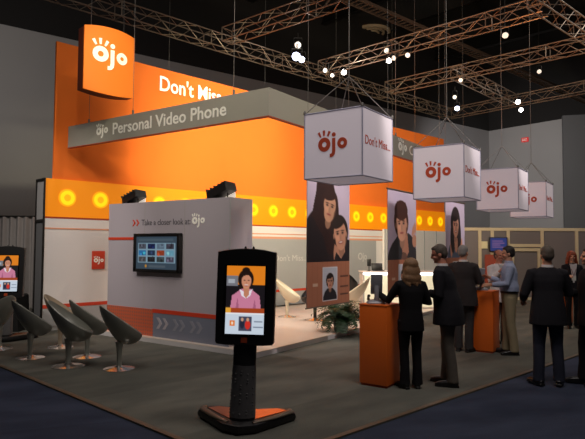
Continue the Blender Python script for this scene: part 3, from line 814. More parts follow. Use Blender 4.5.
def pic_woman():
    p = Pic(90, 104, (210, 194, 216))
    p.ell(.5, .02, .40, .36, (96, 104, 124)); p.poly([(.14, 0), (.2, .22), (.42, .3), (.62, .3), (.84, .2), (.88, 0)], (92, 100, 122))
    p.ell(.28, .2, .06, .22, (212, 150, 122)); p.ell(.82, .18, .05, .2, (212, 150, 122))
    p.ell(.5, .62, .25, .34, (40, 28, 30)); p.ell(.36, .38, .12, .34, (40, 28, 30)); p.ell(.66, .38, .13, .36, (40, 28, 30))
    p.poly([(.42, .36), (.46, .14), (.52, .08), (.6, .16), (.62, .36)], (206, 146, 120))
    face_pic(p, 0.51, 0.56, 0.165, (220, 160, 134), (40, 28, 30), tilt=-3, hairlong=.9, smile=True)
    return p
def pic_lower(inner):
    p = Pic(90, 60, (176, 112, 84))
    for k in range(9): p.rect(k / 9, 0, k / 9 + .012, 1, (160, 98, 72), .5)
    q = Pic(40, 60, (196, 196, 206)); q.ell(.5, .04, .5, .5, (40, 34, 40)); face_pic(q, .5, .55, .24, (206, 146, 118), (40, 26, 24)); 
    p.rect(.345, .1, .69, .87, (226, 222, 226)); p.paste(q, .36, .12, .675, .85)
    for v in (.62, .38, .2): p.rect(.76, v, .96, v + .035, (70, 46, 40), .8)
    p.rect(.13, .45, .24, .52, (226, 196, 170), .8)
    return p
def make_banner(px_corner, Y, pic, label):
    w = at_d(px_corner, 247, Y); w = Vector((w.x, w.y, 0))
    b = thing('photo_banner', label, 'banner', w, TH, 'hanging portrait banners')
    Wb = 1.37; z0, zs, z1 = 0.78, 1.50, 2.87
    m = face_negY(Wb / 2, 0, (zs + z1) / 2); pic.mesh('portrait_print', m, Wb, z1 - zs, M['print'], b, 0.012)
    m = face_negY(Wb / 2, 0, (z0 + zs) / 2); pic_lower(None).mesh('lower_print', m, Wb, zs - z0, M['print'], b, 0.012)
    MB().tube([(-.03, 0.006, z1 + .01), (Wb + .03, 0.006, z1 + .01)], 0.018, 8).build('top_rod', M['alu'], b)
    MB().tube([(-.02, 0.006, z0 - .008), (Wb + .02, 0.006, z0 - .008)], 0.012, 8).build('bottom_rod', M['alu'], b)
    for x in (0.02, Wb - .02): MB().tube([(x, 0.006, z1), (x, 0.006, 13)], 0.003, 5).build('hanging_wire', M['wire'], b)
    return b
make_banner(307, 9.0, pic_couple(), 'hanging banner with a portrait of a couple, a small photo below')
make_banner(388, 10.9, pic_man(), 'hanging banner with a portrait of a young man raising his hand')
make_banner(446, 13.5, pic_woman(), 'hanging banner with a portrait of a dark haired woman')

# ------------------------------------------------------------------ pedestals and devices
def pedestal(w, label, h=1.018, s=0.38):
    t = thing('display_pedestal', label, 'pedestal', (w[0], w[1], 0.012), TH, 'orange display pedestals along the booth edge')
    box_obj('column', (0.0, 0.0, 0.03), (s, s, h - 0.02), M['orange_gloss'], t, 0.003)
    box_obj('top_plate', (-0.004, -0.004, h - 0.02), (s + .004, s + .004, h), M['orange_gloss'], t, 0.003)
    box_obj('toe_kick', (0.015, 0.015, 0), (s - .015, s - .015, 0.03), M['orange_dark'], t)
    return t
PD1 = Vector((1.17, 7.04, 0)); PD2 = Vector((3.31, 9.4, 0)); PD3 = Vector((6.32, 12.95, 0))
pedestal(PD1, 'tall orange pedestal beside the woman with long hair')
pedestal(PD2, 'orange pedestal between the grey haired man and the light blue shirt')
pedestal(PD3, 'orange pedestal in the distance behind the red haired woman')
def video_phone(loc_, rot, label):
    t = thing('video_phone', label, 'telephone', loc_, rot, 'silver desktop video phones')
    MB().rings([[Vector((x * s_, y * s_, z)) for x, y in ((-.11, -.10), (.11, -.10), (.13, 0), (.10, .09), (-.10, .09), (-.13, 0))] for s_, z in ((1, 0), (1.02, .012), (.85, .035), (.5, .05))]).build('foot', M['phone_silver'], t)
    MB().tube([(0, .03, .04), (0, .05, .10), (0, .03, .17), (0, .015, .22)], [.04, .03, .03, .035], 10).build('neck', M['phone_silver'], t)
    tm = Matrix.Translation((0, 0, .24)) @ Matrix.Rotation(R(-12), 4, 'X')
    MB().box((-.075, -.015, -.125), (.075, .02, .135), tm, bevel=.012).build('screen_housing', M['phone_silver'], t)
    MB().box((-.055, -.018, -.09), (.055, -.014, .10), tm).build('screen', M['black_gloss'], t)
    MB().tube([(.10, -.06, .045), (.105, 0, .085), (.10, .06, .10)], [.02, .014, .02], 8).build('handset', M['dark_metal'], t)
    return t
pc = PD1 + (A + B) * 0.19 + Vector((0, 0, 1.03))
video_phone(pc - B * .03 + A * .03, TH + R(120), 'silver video phone on the orange pedestal beside the long haired woman')
pc = PD2 + (A + B) * 0.19 + Vector((0, 0, 1.03))
video_phone(pc - B * .02 + A * .06, TH + R(125), 'silver video phone on the pedestal the blue shirted man leans towards')

# illuminated counter behind
cn = thing('display_counter', 'white display counter with a glowing front behind the fern and banner', 'counter', (1.90, 15.2, 0.1), R(3))
box_obj('counter_body', (0, 0.03, 0), (2.25, 0.6, 0.93), M['white_lam'], cn)
box_obj('glowing_front', (0.03, 0.0, 0.05), (2.22, 0.03, 0.90), M['glow_white'], cn)
box_obj('light_strip', (0.0, -0.02, 0.92), (2.25, 0.03, 0.965), M['glow_strip'], cn)
box_obj('counter_top', (-.03, -.06, 0.965), (2.28, 0.62, 1.0), M['white_lam'], cn)
for x in (0.0, 0.74, 1.49, 2.22): box_obj('front_mullion', (x, -0.004, 0), (x + .03, .0, 0.92), M['silver_lam'], cn)
lp = thing('laptop', 'dark open laptop standing on the white glowing counter', 'laptop', (2.33, 15.45, 1.10), R(3))
box_obj('keyboard_base', (-.15, -.12, 0), (.15, .10, .02), M['black'], lp, .004)
MB().box((-.15, 0, 0), (.15, .012, .2), Matrix.Translation((0, .1, .015)) @ Matrix.Rotation(R(-14), 4, 'X'), bevel=.003).build('lid', M['dark_metal'], lp)
sp = thing('desk_speaker', 'small black speaker on a stalk at the left end of the glowing counter', 'speaker', (2.08, 15.4, 1.10), 0)
MB().lathe([(.05, 0), (.05, .01), (.012, .02), (.012, .14)], 14).build('stand', M['black'], sp)
box_obj('speaker_box', (-.05, -.05, .13), (.05, .05, .32), M['black'], sp, .008)

# ------------------------------------------------------------------ fern
fw = at_z(341, 331, 0.1)
fp = thing('potted_fern', 'bushy green potted fern on the platform edge under the couple banner', 'plant', (fw.x, fw.y + .02, 0.1))
MB().lathe([(.105, 0), (.11, .01), (.14, .24), (.15, .25), (.15, .275), (.13, .275), (.12, .25)], 28).build('pot', M['pot'], fp)
MB().lathe([(.125, .235), (.125, .25), (.02, .256)], 20).build('soil', M['soil'], fp)
mb = MB(); rd = random.Random(11); bm = mb.bm
for k in range(120):
    az = rd.uniform(0, 2 * math.pi); ln = rd.uniform(.28, .50); el = rd.uniform(5, 84)
    d = Vector((math.cos(az), math.sin(az), 0)); pnt = Vector((d.x * .05, d.y * .05, .25)); pts = []
    e = R(el)
    for j in range(11):
        pts.append(pnt.copy()); pnt = pnt + (d * math.cos(e) + Vector((0, 0, math.sin(e)))) * (ln / 10); pnt.z = max(pnt.z, .05); e -= R(rd.uniform(7, 12))
    mb.tube(pts, [.004 - .0003 * j for j in range(11)], 4)
    side = Vector((-d.y, d.x, 0))
    for j in range(2, 11):
        wl_ = .075 * math.sin(math.pi * (j + .8) / 12.5) + .01
        fw_ = (pts[min(j + 1, 10)] - pts[j - 1]).normalized()
        for sx in (-1, 1):
            tip = pts[j] + side * sx * wl_ + fw_ * wl_ * .55 + Vector((0, 0, rd.uniform(-.02, .012)))
            a_ = pts[j] - fw_ * .011; b_ = pts[j] + fw_ * .013
            m1 = (pts[j] + tip) / 2 + fw_ * .013; m2 = (pts[j] + tip) / 2 - fw_ * .011
            vs = [bm.verts.new(v) for v in (a_, m2, tip, m1, b_)]
            bm.faces.new(vs)
mb.build('fronds', M['leaf'], fp, smooth=False); fp.scale = (1.2, 1.2, 1.12)

# ------------------------------------------------------------------ partition wall at right
ZP = 19.0
pt = thing('framed_partition', 'long wood framed partition with dark grey infill panels behind the visitors', 'partition', (0, 0, 0.0))
def wx(px): return at_d(px, 247, ZP).x
xl, xr = wx(462), wx(640); zt = 2.42
rails = MB()
posts = [463, 480, 492.5, 508.5, 542.5, 577, 612]
rails.box((xl, ZP, zt - .1), (xr, ZP + .09, zt)); rails.box((xl, ZP, 0.0), (xr, ZP + .09, .1)); rails.build('rail', M['wood_frame'], pt)
for q in posts:
    x = wx(q); MB().box((x - .05, ZP - .005, 0.0), (x + .05, ZP + .095, zt - .1)).build('post', M['wood_frame'], pt)
MB().box((wx(508.5), ZP - .004, 1.78), (wx(542.5), ZP + .09, 1.88)).build('cross_rail', M['wood_frame'], pt)
for i in range(len(posts) - 1):
    box_obj('infill_panel', (wx(posts[i]) + .05, ZP + .03, .1), (wx(posts[i + 1]) - .05, ZP + .05, zt - .1), M['smoke_panel'], pt)
dr_ = MB(); xa, xb = wx(511.5), wx(540)
dr_.box((xa, ZP - .02, 0.1), (xa + .08, ZP + .028, 1.74)); dr_.box((xb - .08, ZP - .02, 0.1), (xb, ZP + .028, 1.74)); dr_.box((xa + .08, ZP - .02, 1.64), (xb - .08, ZP + .028, 1.74))
dr_.build('door_frame', M['wood_frame'], pt)
sm = thing('wall_monitor', 'small blue screen with pink writing mounted above the lounge partition post', 'monitor', (wx(497.5), ZP - .02, 1.62))
box_obj('bezel', (-.30, -.08, 0), (.30, -.0, .48), M['black'], sm, .008)
p = Pic(48, 36, (58, 70, 140))
for v, u1 in ((.72, .75), (.56, .85), (.42, .6), (.26, .8)):
    p.rect(.12, v, u1, v + .07, (190, 130, 180), .8)
p.mesh('screen', face_negY(0, -.083, .24), .55, .43, M['screen_dim'], sm)
nt_ = MB().box((wx(481.5), ZP - .012, 1.72), (wx(487.5), ZP - .006 + .03, 1.96)).build('paper_notice', M['paper']); tag(nt_, 'pale cream notice fixed left of the small blue screen', 'notice')
ps = MB().box((wx(484), ZP - .1, .55), (wx(500), ZP - .06, 1.52)).build('red_poster', M['poster_red']); tag(ps, 'dull red poster board below the small blue screen', 'poster')

# ------------------------------------------------------------------ exit sign
q = LW1 + dr * 0; 
def on_line(px, p, d):   # where the pixel column meets a wall line
    r = (px - 292.5) / F
    t = (p.x - r * p.y) / (r * d.y - d.x); return p + d * t
e = on_line(527, LW1, dr)
ang = math.atan2(dr.y, dr.x)
ze = 1.75 + (247.7 - 139) / F * e.y
ex = thing('exit_sign', 'small red exit sign high on the grey hall wall', 'exit sign', (e.x, e.y, ze), ang)
box_obj('sign_body', (-.2, -.12, -.13), (.2, -.0, .13), M['exit_red'], ex, .01)
text_obj('lettering', 'EXIT', face_negY(0, -.12, -.07), M['pale_letter'], ex, cap=.14, width=.3, align='C')

# ------------------------------------------------------------------ trusses
TZ = 7.0
def truss(name, p, q, label, size=0.34, cat='truss', m='alu', bay=0.40, zc_=TZ, r=0.016):
    p = Vector(p); q = Vector(q); d = (q - p); L = d.length; d.normalize()
    t = thing(name, label, cat, (p.x, p.y, zc_), math.atan2(d.y, d.x), 'aluminium lighting trusses')
    h = size / 2
    ch = MB(); c4 = [(-h, -h), (h, -h), (h, h), (-h, h)]
    for y, z in c4: ch.tube([(0, y, z), (L, y, z)], r, 6)
    ch.build('chords', M[m], t)
    lc = MB(); n = max(2, int(L / bay))
    for i in range(n):
        x0, x1 = L * i / n, L * (i + 1) / n
        for k in range(4):
            a, b = c4[k], c4[(k + 1) % 4]
            if i % 2: a, b = b, a
            lc.tube([(x0, *a), (x1, *b)], r * .55, 4)
        if i % 6 == 0:
            for k in range(4): lc.tube([(x0, *c4[k]), (x0, *c4[(k + 1) % 4])], r * .8, 5)
    lc.build('lacing', M[m], t)
    return t
def Z(px, py): return at_z(px, py, TZ)
J = Z(449, 114)
T1a = Z(150, 17); 
d1 = (J - Z(340, 70)).normalized(); T1s = Z(100, 5)
truss('lighting_truss', T1s - (J - T1s).normalized() * 2, J + (J - T1s).normalized() * .2, 'long truss running left to right above the orange backdrop')
truss('lighting_truss', Z(227, 36), Z(345, -4), 'truss crossing at the upper left, lit orange along its side')
truss('lighting_truss', Z(322, 68), Z(545, 6), 'truss crossing above the largest cube towards the top right')
truss('lighting_truss', Z(388, 88), Z(600, 41), 'middle truss crossing above the second cube')
truss('lighting_truss', Z(449, 114), Z(600, 84), 'lowest and farthest truss crossing above the third cube')
truss('lighting_truss', Z(456, 72), Z(514, 101), 'short truss linking the middle and the farthest crossing trusses')
truss('lighting_truss', Z(535, -2), Z(600, 42), 'truss in the top right corner of the picture')
# cable tray
tr0, tr1 = at_z(345, -3, 9.2), at_z(590, 103, 9.2)
dvec = (tr1 - tr0); L = dvec.length
ct = thing('cable_tray', 'long ladder like cable tray under the black ceiling', 'cable tray', (tr0.x, tr0.y, 9.2), math.atan2(dvec.y, dvec.x))
mb = MB()
for y in (-.2, .2): mb.box((0, y - .02, -.05), (L, y + .02, .05))
mb.build('side_rails', M['tray'], ct)
mb = MB()
for i in range(int(L / .22)): mb.box((i * .22, -.2, -.02), (i * .22 + .03, .2, .01))
mb.build('rungs', M['tray'], ct)
mb = MB()
for y in (-.16, -.05, .07, .17): mb.tube([(L * k / 20, y + .02 * math.sin(k * 1.7 + y * 9), .03) for k in range(21)], .025, 6)
mb.build('cables', M['black'], ct)
# air vents in the ceiling
cv = at_z(372, 32, 12.95)
vt = thing('ceiling_vent', 'round air vent ring on the black ceiling', 'air vent', (cv.x, cv.y, 13))
mb = MB()
for ro, ri in ((.95, .80), (.66, .54), (.38, .28)): mb.ring(0, 0, ro, ri, -.14, 0, 40)
mb.build('vent_rings', M['wood_frame'], vt)
mb = MB()
for k in range(4): mb.box((-.9, -.02, -.1), (.9, .02, -.02), Matrix.Rotation(R(45 * k), 4, 'Z'))
mb.build('spokes', M['dark_metal'], vt)
# ceiling beams
for i, yy in enumerate((16, 22, 28, 34)):
    b = thing('ceiling_beam', ['nearest', 'second nearest', 'third nearest', 'farthest'][i] + ' dark beam under the black ceiling', 'ceiling beam', (6, yy, 12.4), TW - R(90), 'dark beams under the ceiling')
    mb = MB(); mb.box((-14, -.15, -.02), (14, .15, .02)); mb.box((-14, -.03, .02), (14, .03, .56)); mb.box((-14, -.15, .56), (14, .15, .6)); mb.build('girder', M['dark_metal'], b)

# par cans
def par(px, py, z, aim, label, lens='lens', s=1.0, hang=None):
    s = s * .72; w = at_z(px, py, z)
    t = thing('spotlight', label, 'spotlight', w, 0, 'spotlights on the trusses')
    d = (Vector(aim) - w).normalized(); rot = d.to_track_quat('-Z', 'Y').to_matrix().to_4x4()
    mb = MB(); mb.lathe([(.05 * s, .17 * s), (.075 * s, .13 * s), (.085 * s, -.02), (.11 * s, -.14 * s), (.10 * s, -.14 * s), (.075 * s, -.02)], 18, rot); mb.build('can', M['black'], t)
    MB().lathe([(.095 * s, -.12 * s), (.095 * s, -.135 * s), (.05 * s, -.145 * s)], 18, rot).build('lens', M[lens], t)
    y = MB(); y.tube([(-.12 * s, 0, 0), (-.12 * s, 0, .2), (.12 * s, 0, .2), (.12 * s, 0, 0)], .01, 5); y.tube([(0, 0, .2), (0, 0, hang or .34)], .014, 6); y.build('yoke', M['dark_metal'], t)
    return t, w, d
tgt_wall = W0 + HB * 4 + Vector((0, 0, 4.4))
camv = Vector((0, 0, 1.75))
pars = [
 (297, 56, 7.0, (-2, 4, 2), 'brightest bluish spotlight at the left truss corner', 'lens_blue', 1.6),
 (302, 59, 7.0, (-1, 5, 2), 'bluish spotlight just right of the brightest one', 'lens_blue', 1.2),
 (298, 45, 7.4, (0, 12, 6), 'spotlight seen from its side above the brightest one', 'lens_dim', 1.3),
 (344, 72, 6.85, (0, 2, 2), 'round white spotlight above the largest cube', 'lens', 1.1),
 (326, 70, 6.75, (-3, 6, 2), 'dim spotlight hung under the truss between the two bright ones', 'lens_dim', .9),
 (332, 75, 6.7, (1, 7, 2), 'dim low spotlight left of the round white one', 'lens_dim', .8),
 (387, 50, 6.85, (0, 3, 0), 'topmost lamp of the cluster of three in the middle', 'lens_dim', 1.0),
 (389, 60, 6.55, (0, 3, 0), 'lowest lamp of the cluster of three in the middle', 'lens', .9),
 (395, 57, 6.7, (-4, 6, 0), 'right hand lamp of the cluster of three in the middle', 'lens_dim', .9),
 (408, 54, 6.7, (0, 6, 0), 'single lamp just right of the middle cluster', 'lens_dim', .9),
 (505, 34, 7.6, (3, 6, 0), 'lone lamp hanging high at the upper right', 'lens_dim', 1.2),
 (539, 71, 8.3, (4, 6, 0), 'lone small lamp high on the right on a long rod', 'lens_dim', 1.1),
 (457, 108, 6.9, (2, 4, 0), 'bright lamp at the far truss corner above the second cube', 'lens_blue', 1.2),
 (518, 102, 6.9, (0, 0, 2), 'upper of the two bright lamps at the far right truss joint', 'lens', 1.1),
 (521, 110, 6.6, (0, 0, 2), 'lower of the two bright lamps at the far right truss joint', 'lens', 1.0),
 (461, 80, 6.8, (0, 6, 3), 'dark lamp under the middle truss near the short linking truss', 'lens_dim', .9),
 (455, 97, 6.6, (0, 6, 3), 'dark lamp hanging left above the bright far corner lamp', 'lens_dim', .9),
]
for px, py, z, aim, lab, ln, s_ in pars:
    par(px, py, z, aim, lab, ln, s_, hang=(13 - z) if py in (34, 71) else None)

# ------------------------------------------------------------------ people
def skinm(name, rgb): return mat(name, hexc(*rgb), 0.55)
M['skin'] = skinm('skin', (196, 140, 112)); M['skin2'] = skinm('skin_ruddy', (190, 124, 100))
M['eye'] = mat('eye_dark', hexc(30, 22, 20), 0.3); M['lip'] = mat('lip', hexc(150, 80, 70), 0.5)
def cloth(name, rgb): return mat(name, hexc(*rgb), 0.9, noise=0.12, nscale=14, bump=0.25, bscale=60, spec=0.2)
CL = {'black': cloth('black_cloth', (24, 22, 24)), 'suit': cloth('dark_suit', (34, 32, 36)), 'suit_brown': cloth('brown_grey_suit', (56, 50, 50)),
      'navy': cloth('navy_trousers', (44, 46, 58)), 'taupe': cloth('taupe_trousers', (96, 88, 80)), 'khaki': cloth('khaki_trousers', (150, 136, 108)),
      'blue_shirt': cloth('pale_blue_shirt', (158, 166, 192)), 'white': cloth('white_shirt', (220, 212, 210)), 'grey_tr': cloth('grey_trousers', (62, 58, 58))}
HAIR = {'blond': mat('hair_light_brown', hexc(134, 98, 66), 0.6, noise=.35, nscale=40, bump=.5, bscale=90), 'grey': mat('hair_grey', hexc(140, 134, 130), 0.7, noise=.2, nscale=50, bump=.5, bscale=90),
        'dark': mat('hair_dark', hexc(34, 26, 22), 0.6, noise=.2, nscale=50, bump=.5, bscale=90), 'brown': mat('hair_brown_grey', hexc(84, 72, 62), 0.65, noise=.3, nscale=50, bump=.5, bscale=90),
        'red': mat('hair_auburn', hexc(140, 62, 32), 0.6, noise=.25, nscale=50, bump=.5, bscale=90)}
M['shoe'] = mat('black_leather', hexc(20, 18, 18), 0.35); M['belt'] = mat('belt_leather', hexc(26, 20, 18), 0.4)
M['badge'] = mat('badge_card', hexc(230, 226, 216), 0.5); M['lanyard'] = mat('lanyard', hexc(120, 60, 50), 0.6)

def hoop(cx, cy, z, rx, ry, n=28, e=2.3):
    out = []
    for k in range(n):
        a = 2 * math.pi * k / n; c, s = math.cos(a), math.sin(a)
        out.append(Vector((cx + rx * math.copysign(abs(c) ** (2 / e), c), cy + ry * math.copysign(abs(s) ** (2 / e), s), z)))
    return out
def hand(mb, wrist, d, nrm, side, curl=25):
    """palm, four fingers, thumb. d: pointing direction, nrm: palm side, side: +1 thumb towards d x nrm"""
    d = Vector(d).normalized(); nrm = Vector(nrm); nrm = (nrm - d * nrm.dot(d)).normalized(); s = d.cross(nrm) * side
    w = Vector(wrist); rs = []
    for t, hw, hh in ((-.01, .026, .020), (.02, .032, .017), (.06, .042, .015), (.09, .040, .012)):
        c = w + d * t; rs.append([c + s * hw * math.cos(2 * math.pi * k / 12) + nrm * hh * math.sin(2 * math.pi * k / 12) for k in range(12)])
    mb.rings(rs)
    for i, (off, ln) in enumerate(((.031, .072), (.0105, .082), (-.0105, .076), (-.031, .058))):
        p = w + d * .075 + s * off; dr_ = (d + s * off * 1.2).normalized(); pts = [p]; a = 0
        for k, fr_ in enumerate((.25, .42, .33, .25)):
            a += R(curl * (.3 if k == 0 else 1)); dd_ = dr_ * math.cos(a) + nrm * math.sin(a); p = p + dd_ * ln * fr_; pts.append(p)
        mb.tube(pts, [.0095, .009, .0085, .0075, .006], 8)
    p = w + d * .02 + s * .024; pts = [p, p + s * .022 + d * .022 + nrm * .008, p + s * .034 + d * .05 + nrm * .018, p + s * .036 + d * .072 + nrm * .026]
    mb.tube(pts, [.014, .012, .010, .007], 8)

def person(label, loc_, rotz, H=1.76, top='suit', bottom='navy', hair='dark', hairstyle='short', skin='skin', female=False, heavy=1.0,
           arms=None, stance=.10, step=0.0, head=(0, 0), shirt=None, tucked=False, lean=0.0, badge=False, collar=None, toe=12):
    t = thing('person', label, 'person', (loc_[0], loc_[1], loc_[2] if len(loc_) > 2 else 0.012), rotz)
    k = H / 1.76; t.scale = (k, k, k)
    sw = .175 if female else .195                       # shoulder half width
    hv = heavy
    def ly(z): return lean * max(0, z - .95)            # forward lean of the upper body
    hips = {s: Vector((s * .09, 0, .90)) for s in (-1, 1)}
    ank = {1: Vector((stance, step, .09)), -1: Vector((-stance, -step, .09))}
    kne = {s: (hips[s] + ank[s]) / 2 + Vector((0, .02, .02)) for s in (-1, 1)}
    sh = {s: Vector((s * (sw - .01), ly(1.42), 1.425)) for s in (-1, 1)}
    arms = arms or {}
    el, wr = {}, {}
    for s in (-1, 1):
        a = arms.get(s)
        if a is None: el[s] = sh[s] + Vector((s * .07, -.03, -.29)); wr[s] = el[s] + Vector((s * .0, .05, -.25))
        else: el[s] = sh[s] + Vector(a[0]); wr[s] = el[s] + Vector(a[1])
    # ---- body
    b = MB()
    sec = [(.80, .10, .085), (.88, .150, .105), (.98, .150, .105), (1.07, .130 * hv, .095 * hv), (1.20, .145, .105), (1.32, .16, .11), (1.40, sw - .03, .095), (1.455, .10, .07), (1.49, .062, .058)]
    b.rings([hoop(0, ly(z), z, rx, ry) for z, rx, ry in sec])
    nk = Vector((0, ly(1.5) - .01, 1.46)); hp = Vector((0, ly(1.55) + .005, 1.545))
    b.tube([nk, hp + Vector((0, 0, .04))], [.062, .055], 14)
    for s in (-1, 1):
        b.tube([sh[s] + Vector((-s * .04, 0, .0)), sh[s], (sh[s] + el[s]) / 2, el[s], (el[s] * .6 + wr[s] * .4), wr[s]], [.05, .052, .044, .036, .036, .026], 12)
        d = (wr[s] - el[s]).normalized()
        pn = Vector((-s, 0, 0)) if abs(d.x) < .7 else Vector((0, 0, -1))
        if d.z > -.5: pn = Vector((-s * .6, 0, -.8))
        hand(b, wr[s], d, pn, 1, 24) if False else hand(b, wr[s], d, pn, (1 if (d.cross(pn)).dot(Vector((0, 1, .6))) > 0 else -1), 26)
        b.tube([hips[s] + Vector((0, 0, .02)), (hips[s] + kne[s]) / 2, kne[s], (kne[s] * .6 + ank[s] * .4) + Vector((0, -.01, 0)), ank[s]], [.088, .074, .052, .052, .036], 14)
        ta = R(toe) * s; fd = Vector((math.sin(ta), math.cos(ta), 0)); f0 = ank[s]
        b.tube([f0 - fd * .055 + Vector((0, 0, -.045)), f0 + Vector((0, 0, -.03)), f0 + fd * .08 + Vector((0, 0, -.048)), f0 + fd * .16 + Vector((0, 0, -.06))], [.03, .04, .038, .022], 12, squash=.8)
    HR = Matrix.Translation(hp) @ Matrix.Rotation(R(head[0]), 4, 'Z') @ Matrix.Rotation(R(head[1]), 4, 'X')
    b.ell((0, -.012, .128), (.074, .093, .088), 20, HR); b.ell((0, .022, .065), (.056, .064, .066), 16, HR); b.ell((0, .068, .018), (.026, .02, .02), 12, HR)
    b.ell((0, .093, .082), (.012, .020, .022), 10, HR); b.ell((0, .086, .10), (.008, .014, .026), 10, HR); b.ell((0, .074, .122), (.05, .016, .014), 12, HR)
    for s in (-1, 1):
        b.ell((s * .074, -.008, .085), (.010, .022, .032), 10, HR); b.ell((s * .035, .062, .07), (.022, .02, .022), 10, HR)
    body = remeshed(b, 'body', M[skin], t, .0068, 2)
    for s in (-1, 1):
        MB().ell((s * .030, .080, .105), (.011, .007, .006), 10, HR).build('eye', M['eye'], body)
    MB().ell((0, .085, .046), (.022, .007, .006), 10, HR).build('mouth', M['lip'], body)
    # ---- hair
    h = MB()
    if hairstyle == 'short':
        h.ell((0, -.025, .138), (.081, .094, .092), 20, HR); h.ell((0, -.055, .10), (.076, .062, .075), 16, HR); h.ell((0, .025, .185), (.06, .05, .03), 14, HR)
        for s in (-1, 1): h.ell((s * .066, -.005, .125), (.016, .03, .035), 10, HR)
    elif hairstyle == 'receding':
        h.ell((0, -.045, .130), (.080, .078, .088), 20, HR); h.ell((0, -.06, .09), (.074, .055, .065), 16, HR)
        for s in (-1, 1): h.ell((s * .065, -.01, .115), (.016, .035, .032), 10, HR)
    else:
        h.ell((0, -.028, .142), (.104, .112, .100), 20, HR); h.ell((0, .02, .19), (.065, .05, .03), 14, HR)
        h.ell((0, -.066, .04), (.118, .070, .13), 18, HR); h.ell((0, -.075, -.045), (.128, .058, .085), 16, HR)
        for s in (-1, 1):
            h.ell((s * .086, -.0, .06), (.028, .050, .11), 14, HR); h.ell((s * .102, -.03, -.04), (.038, .05, .085), 14, HR)
        for kk in range(9):
            a = R(190 + kk * 20); h.ell((.105 * math.cos(a), -.05 + .05 * math.sin(a), -.085 - .02 * (kk % 3)), (.026, .022, .05), 10, HR)
    remeshed(h, 'hair', HAIR[hair], t, .009, 2)
    # ---- trousers
    tr = MB(); hemr = .078 if female else .082
    tr.rings([hoop(0, ly(z), z, rx * (hv if z > .95 else 1), ry * (hv if z > .95 else 1)) for z, rx, ry in ((.80, .09, .09), (.85, .165, .122), (.93, .172 - (.0 if not female else .004), .125), (1.0, .160, .118), (1.06, .148, .112))])
    for s in (-1, 1):
        kn = kne[s]; hm = ank[s] + Vector((0, -.005, -.035))
        tr.tube([hips[s] + Vector((s * .0, 0, .03)), (hips[s] * .6 + kn * .4), kn, (kn + hm) / 2 + Vector((0, -.012, 0)), hm + Vector((0, 0, .06)), hm], [.098, .092 if not female else .086, .074 if not female else .066, .070 if not female else .064, .070, hemr * (.9 if not female else 1)], 18)
    trs = remeshed(tr, 'trousers', CL[bottom], t, .011, 3)
    # ---- shoes
    for s in (-1, 1):
        ta = R(toe) * s; fd = Vector((math.sin(ta), math.cos(ta), 0)); f0 = ank[s]; sm_ = MB()
        sm_.tube([f0 - fd * .075 + Vector((0, 0, -.048)), f0 - fd * .02 + Vector((0, 0, -.03)), f0 + fd * .06 + Vector((0, 0, -.042)), f0 + fd * .15 + Vector((0, 0, -.055)), f0 + fd * .21 + Vector((0, 0, -.062))], [.034, .050, .046, .042, .022], 14, squash=.8)
        rd_ = [Vector((x, y)) for x, y in ((-.035, -.085), (.035, -.085), (.038, 0), (.048, .12), (.03, .21), (-.03, .21), (-.048, .12), (-.038, 0))]
        prm = Matrix.Translation((f0.x, f0.y, 0)) @ Matrix.Rotation(-ta, 4, 'Z')
        sm_.prism([(v.x, v.y) for v in rd_], 0.0, .022, prm)
        remeshed(sm_, 'shoe', M['shoe'], t, .009, 1)
    # ---- upper garment
    j = MB()
    if tucked:
        sec = [(.99, .155 * hv, .118 * hv), (1.03, .168 * hv, .13 * hv), (1.10, .172 * hv, .132 * hv), (1.20, .172, .13), (1.32, .185, .132), (1.40, sw - .005, .112), (1.45, .14, .09), (1.485, .085, .072)]
        slr = [.068, .070, .062, .054, .052, .04]; stop = .88
    else:
        fl_ = .0 if not female else -.02
        sec = [(.765 - fl_, .203 * hv + fl_, .155 * hv), (.88, .196 * hv + fl_, .150 * hv), (.98, .184 * hv + fl_, .142 * hv), (1.08, .172 * hv + fl_, .136 * hv), (1.20, .182 + fl_, .138), (1.32, .200 + fl_, .138), (1.40, sw + .008, .120), (1.455, .15, .095), (1.495, .085, .075)]
        slr = [.074, .076, .068, .060, .056, .046]; stop = .94
    j.rings([hoop(0, ly(z) - (.004 if z < 1 else 0), z, rx, ry) for z, rx, ry in sec])
    for s in (-1, 1):
        cu_ = el[s] + (wr[s] - el[s]) * stop
        j.tube([sh[s] + Vector((-s * .05, 0, -.01)), sh[s] + Vector((0, 0, -.012)), (sh[s] + el[s]) / 2, el[s], (el[s] * .55 + cu_ * .45), cu_], slr if not female else [q * .88 for q in slr], 16)
    up_ = remeshed(j, 'shirt' if tucked else 'jacket', CL[top], t, .0105, 3)
    if tucked:
        mb = MB(); mb.rings([hoop(0, ly(z), z, .168 * hv, .128 * hv) for z in (1.0, 1.035)]); mb.build('belt', M['belt'], trs)
    if collar:
        mb = MB()
        mb.rings([hoop(0, ly(1.5) - .002, z, r1, r1 * .96) for z, r1 in ((1.475, .078), (1.50, .072), (1.525, .068))])
        mb.build('collar', CL[collar], up_)
    if shirt:
        # shirt front showing between lapels
        mb = MB(); y0 = ly(1.3)
        mb.rings([[Vector((x, y + y0 * f_, z)) for x, z in ((-.075, 1.485), (0, 1.47), (.075, 1.485), (.05, 1.30), (0.015, 1.05), (-.015, 1.05), (-.05, 1.30))] for y, f_ in ((.05, 1), (.144, 1))])
        mb.build('shirt_front', CL[shirt], up_)
    if badge:
        mb = MB()
        for s in (-1, 1): mb.tube([(s * .065, .06 + ly(1.5), 1.49), (s * .05, .145 + ly(1.35), 1.36), (0, .150 + ly(1.2), 1.20)], .006, 5)
        ly_ = mb.build('lanyard', M['lanyard'], t)
        MB().box((-.045, .148 + ly(1.2), 1.10), (.045, .154 + ly(1.2), 1.22)).build('badge', M['badge'], ly_)
    return t

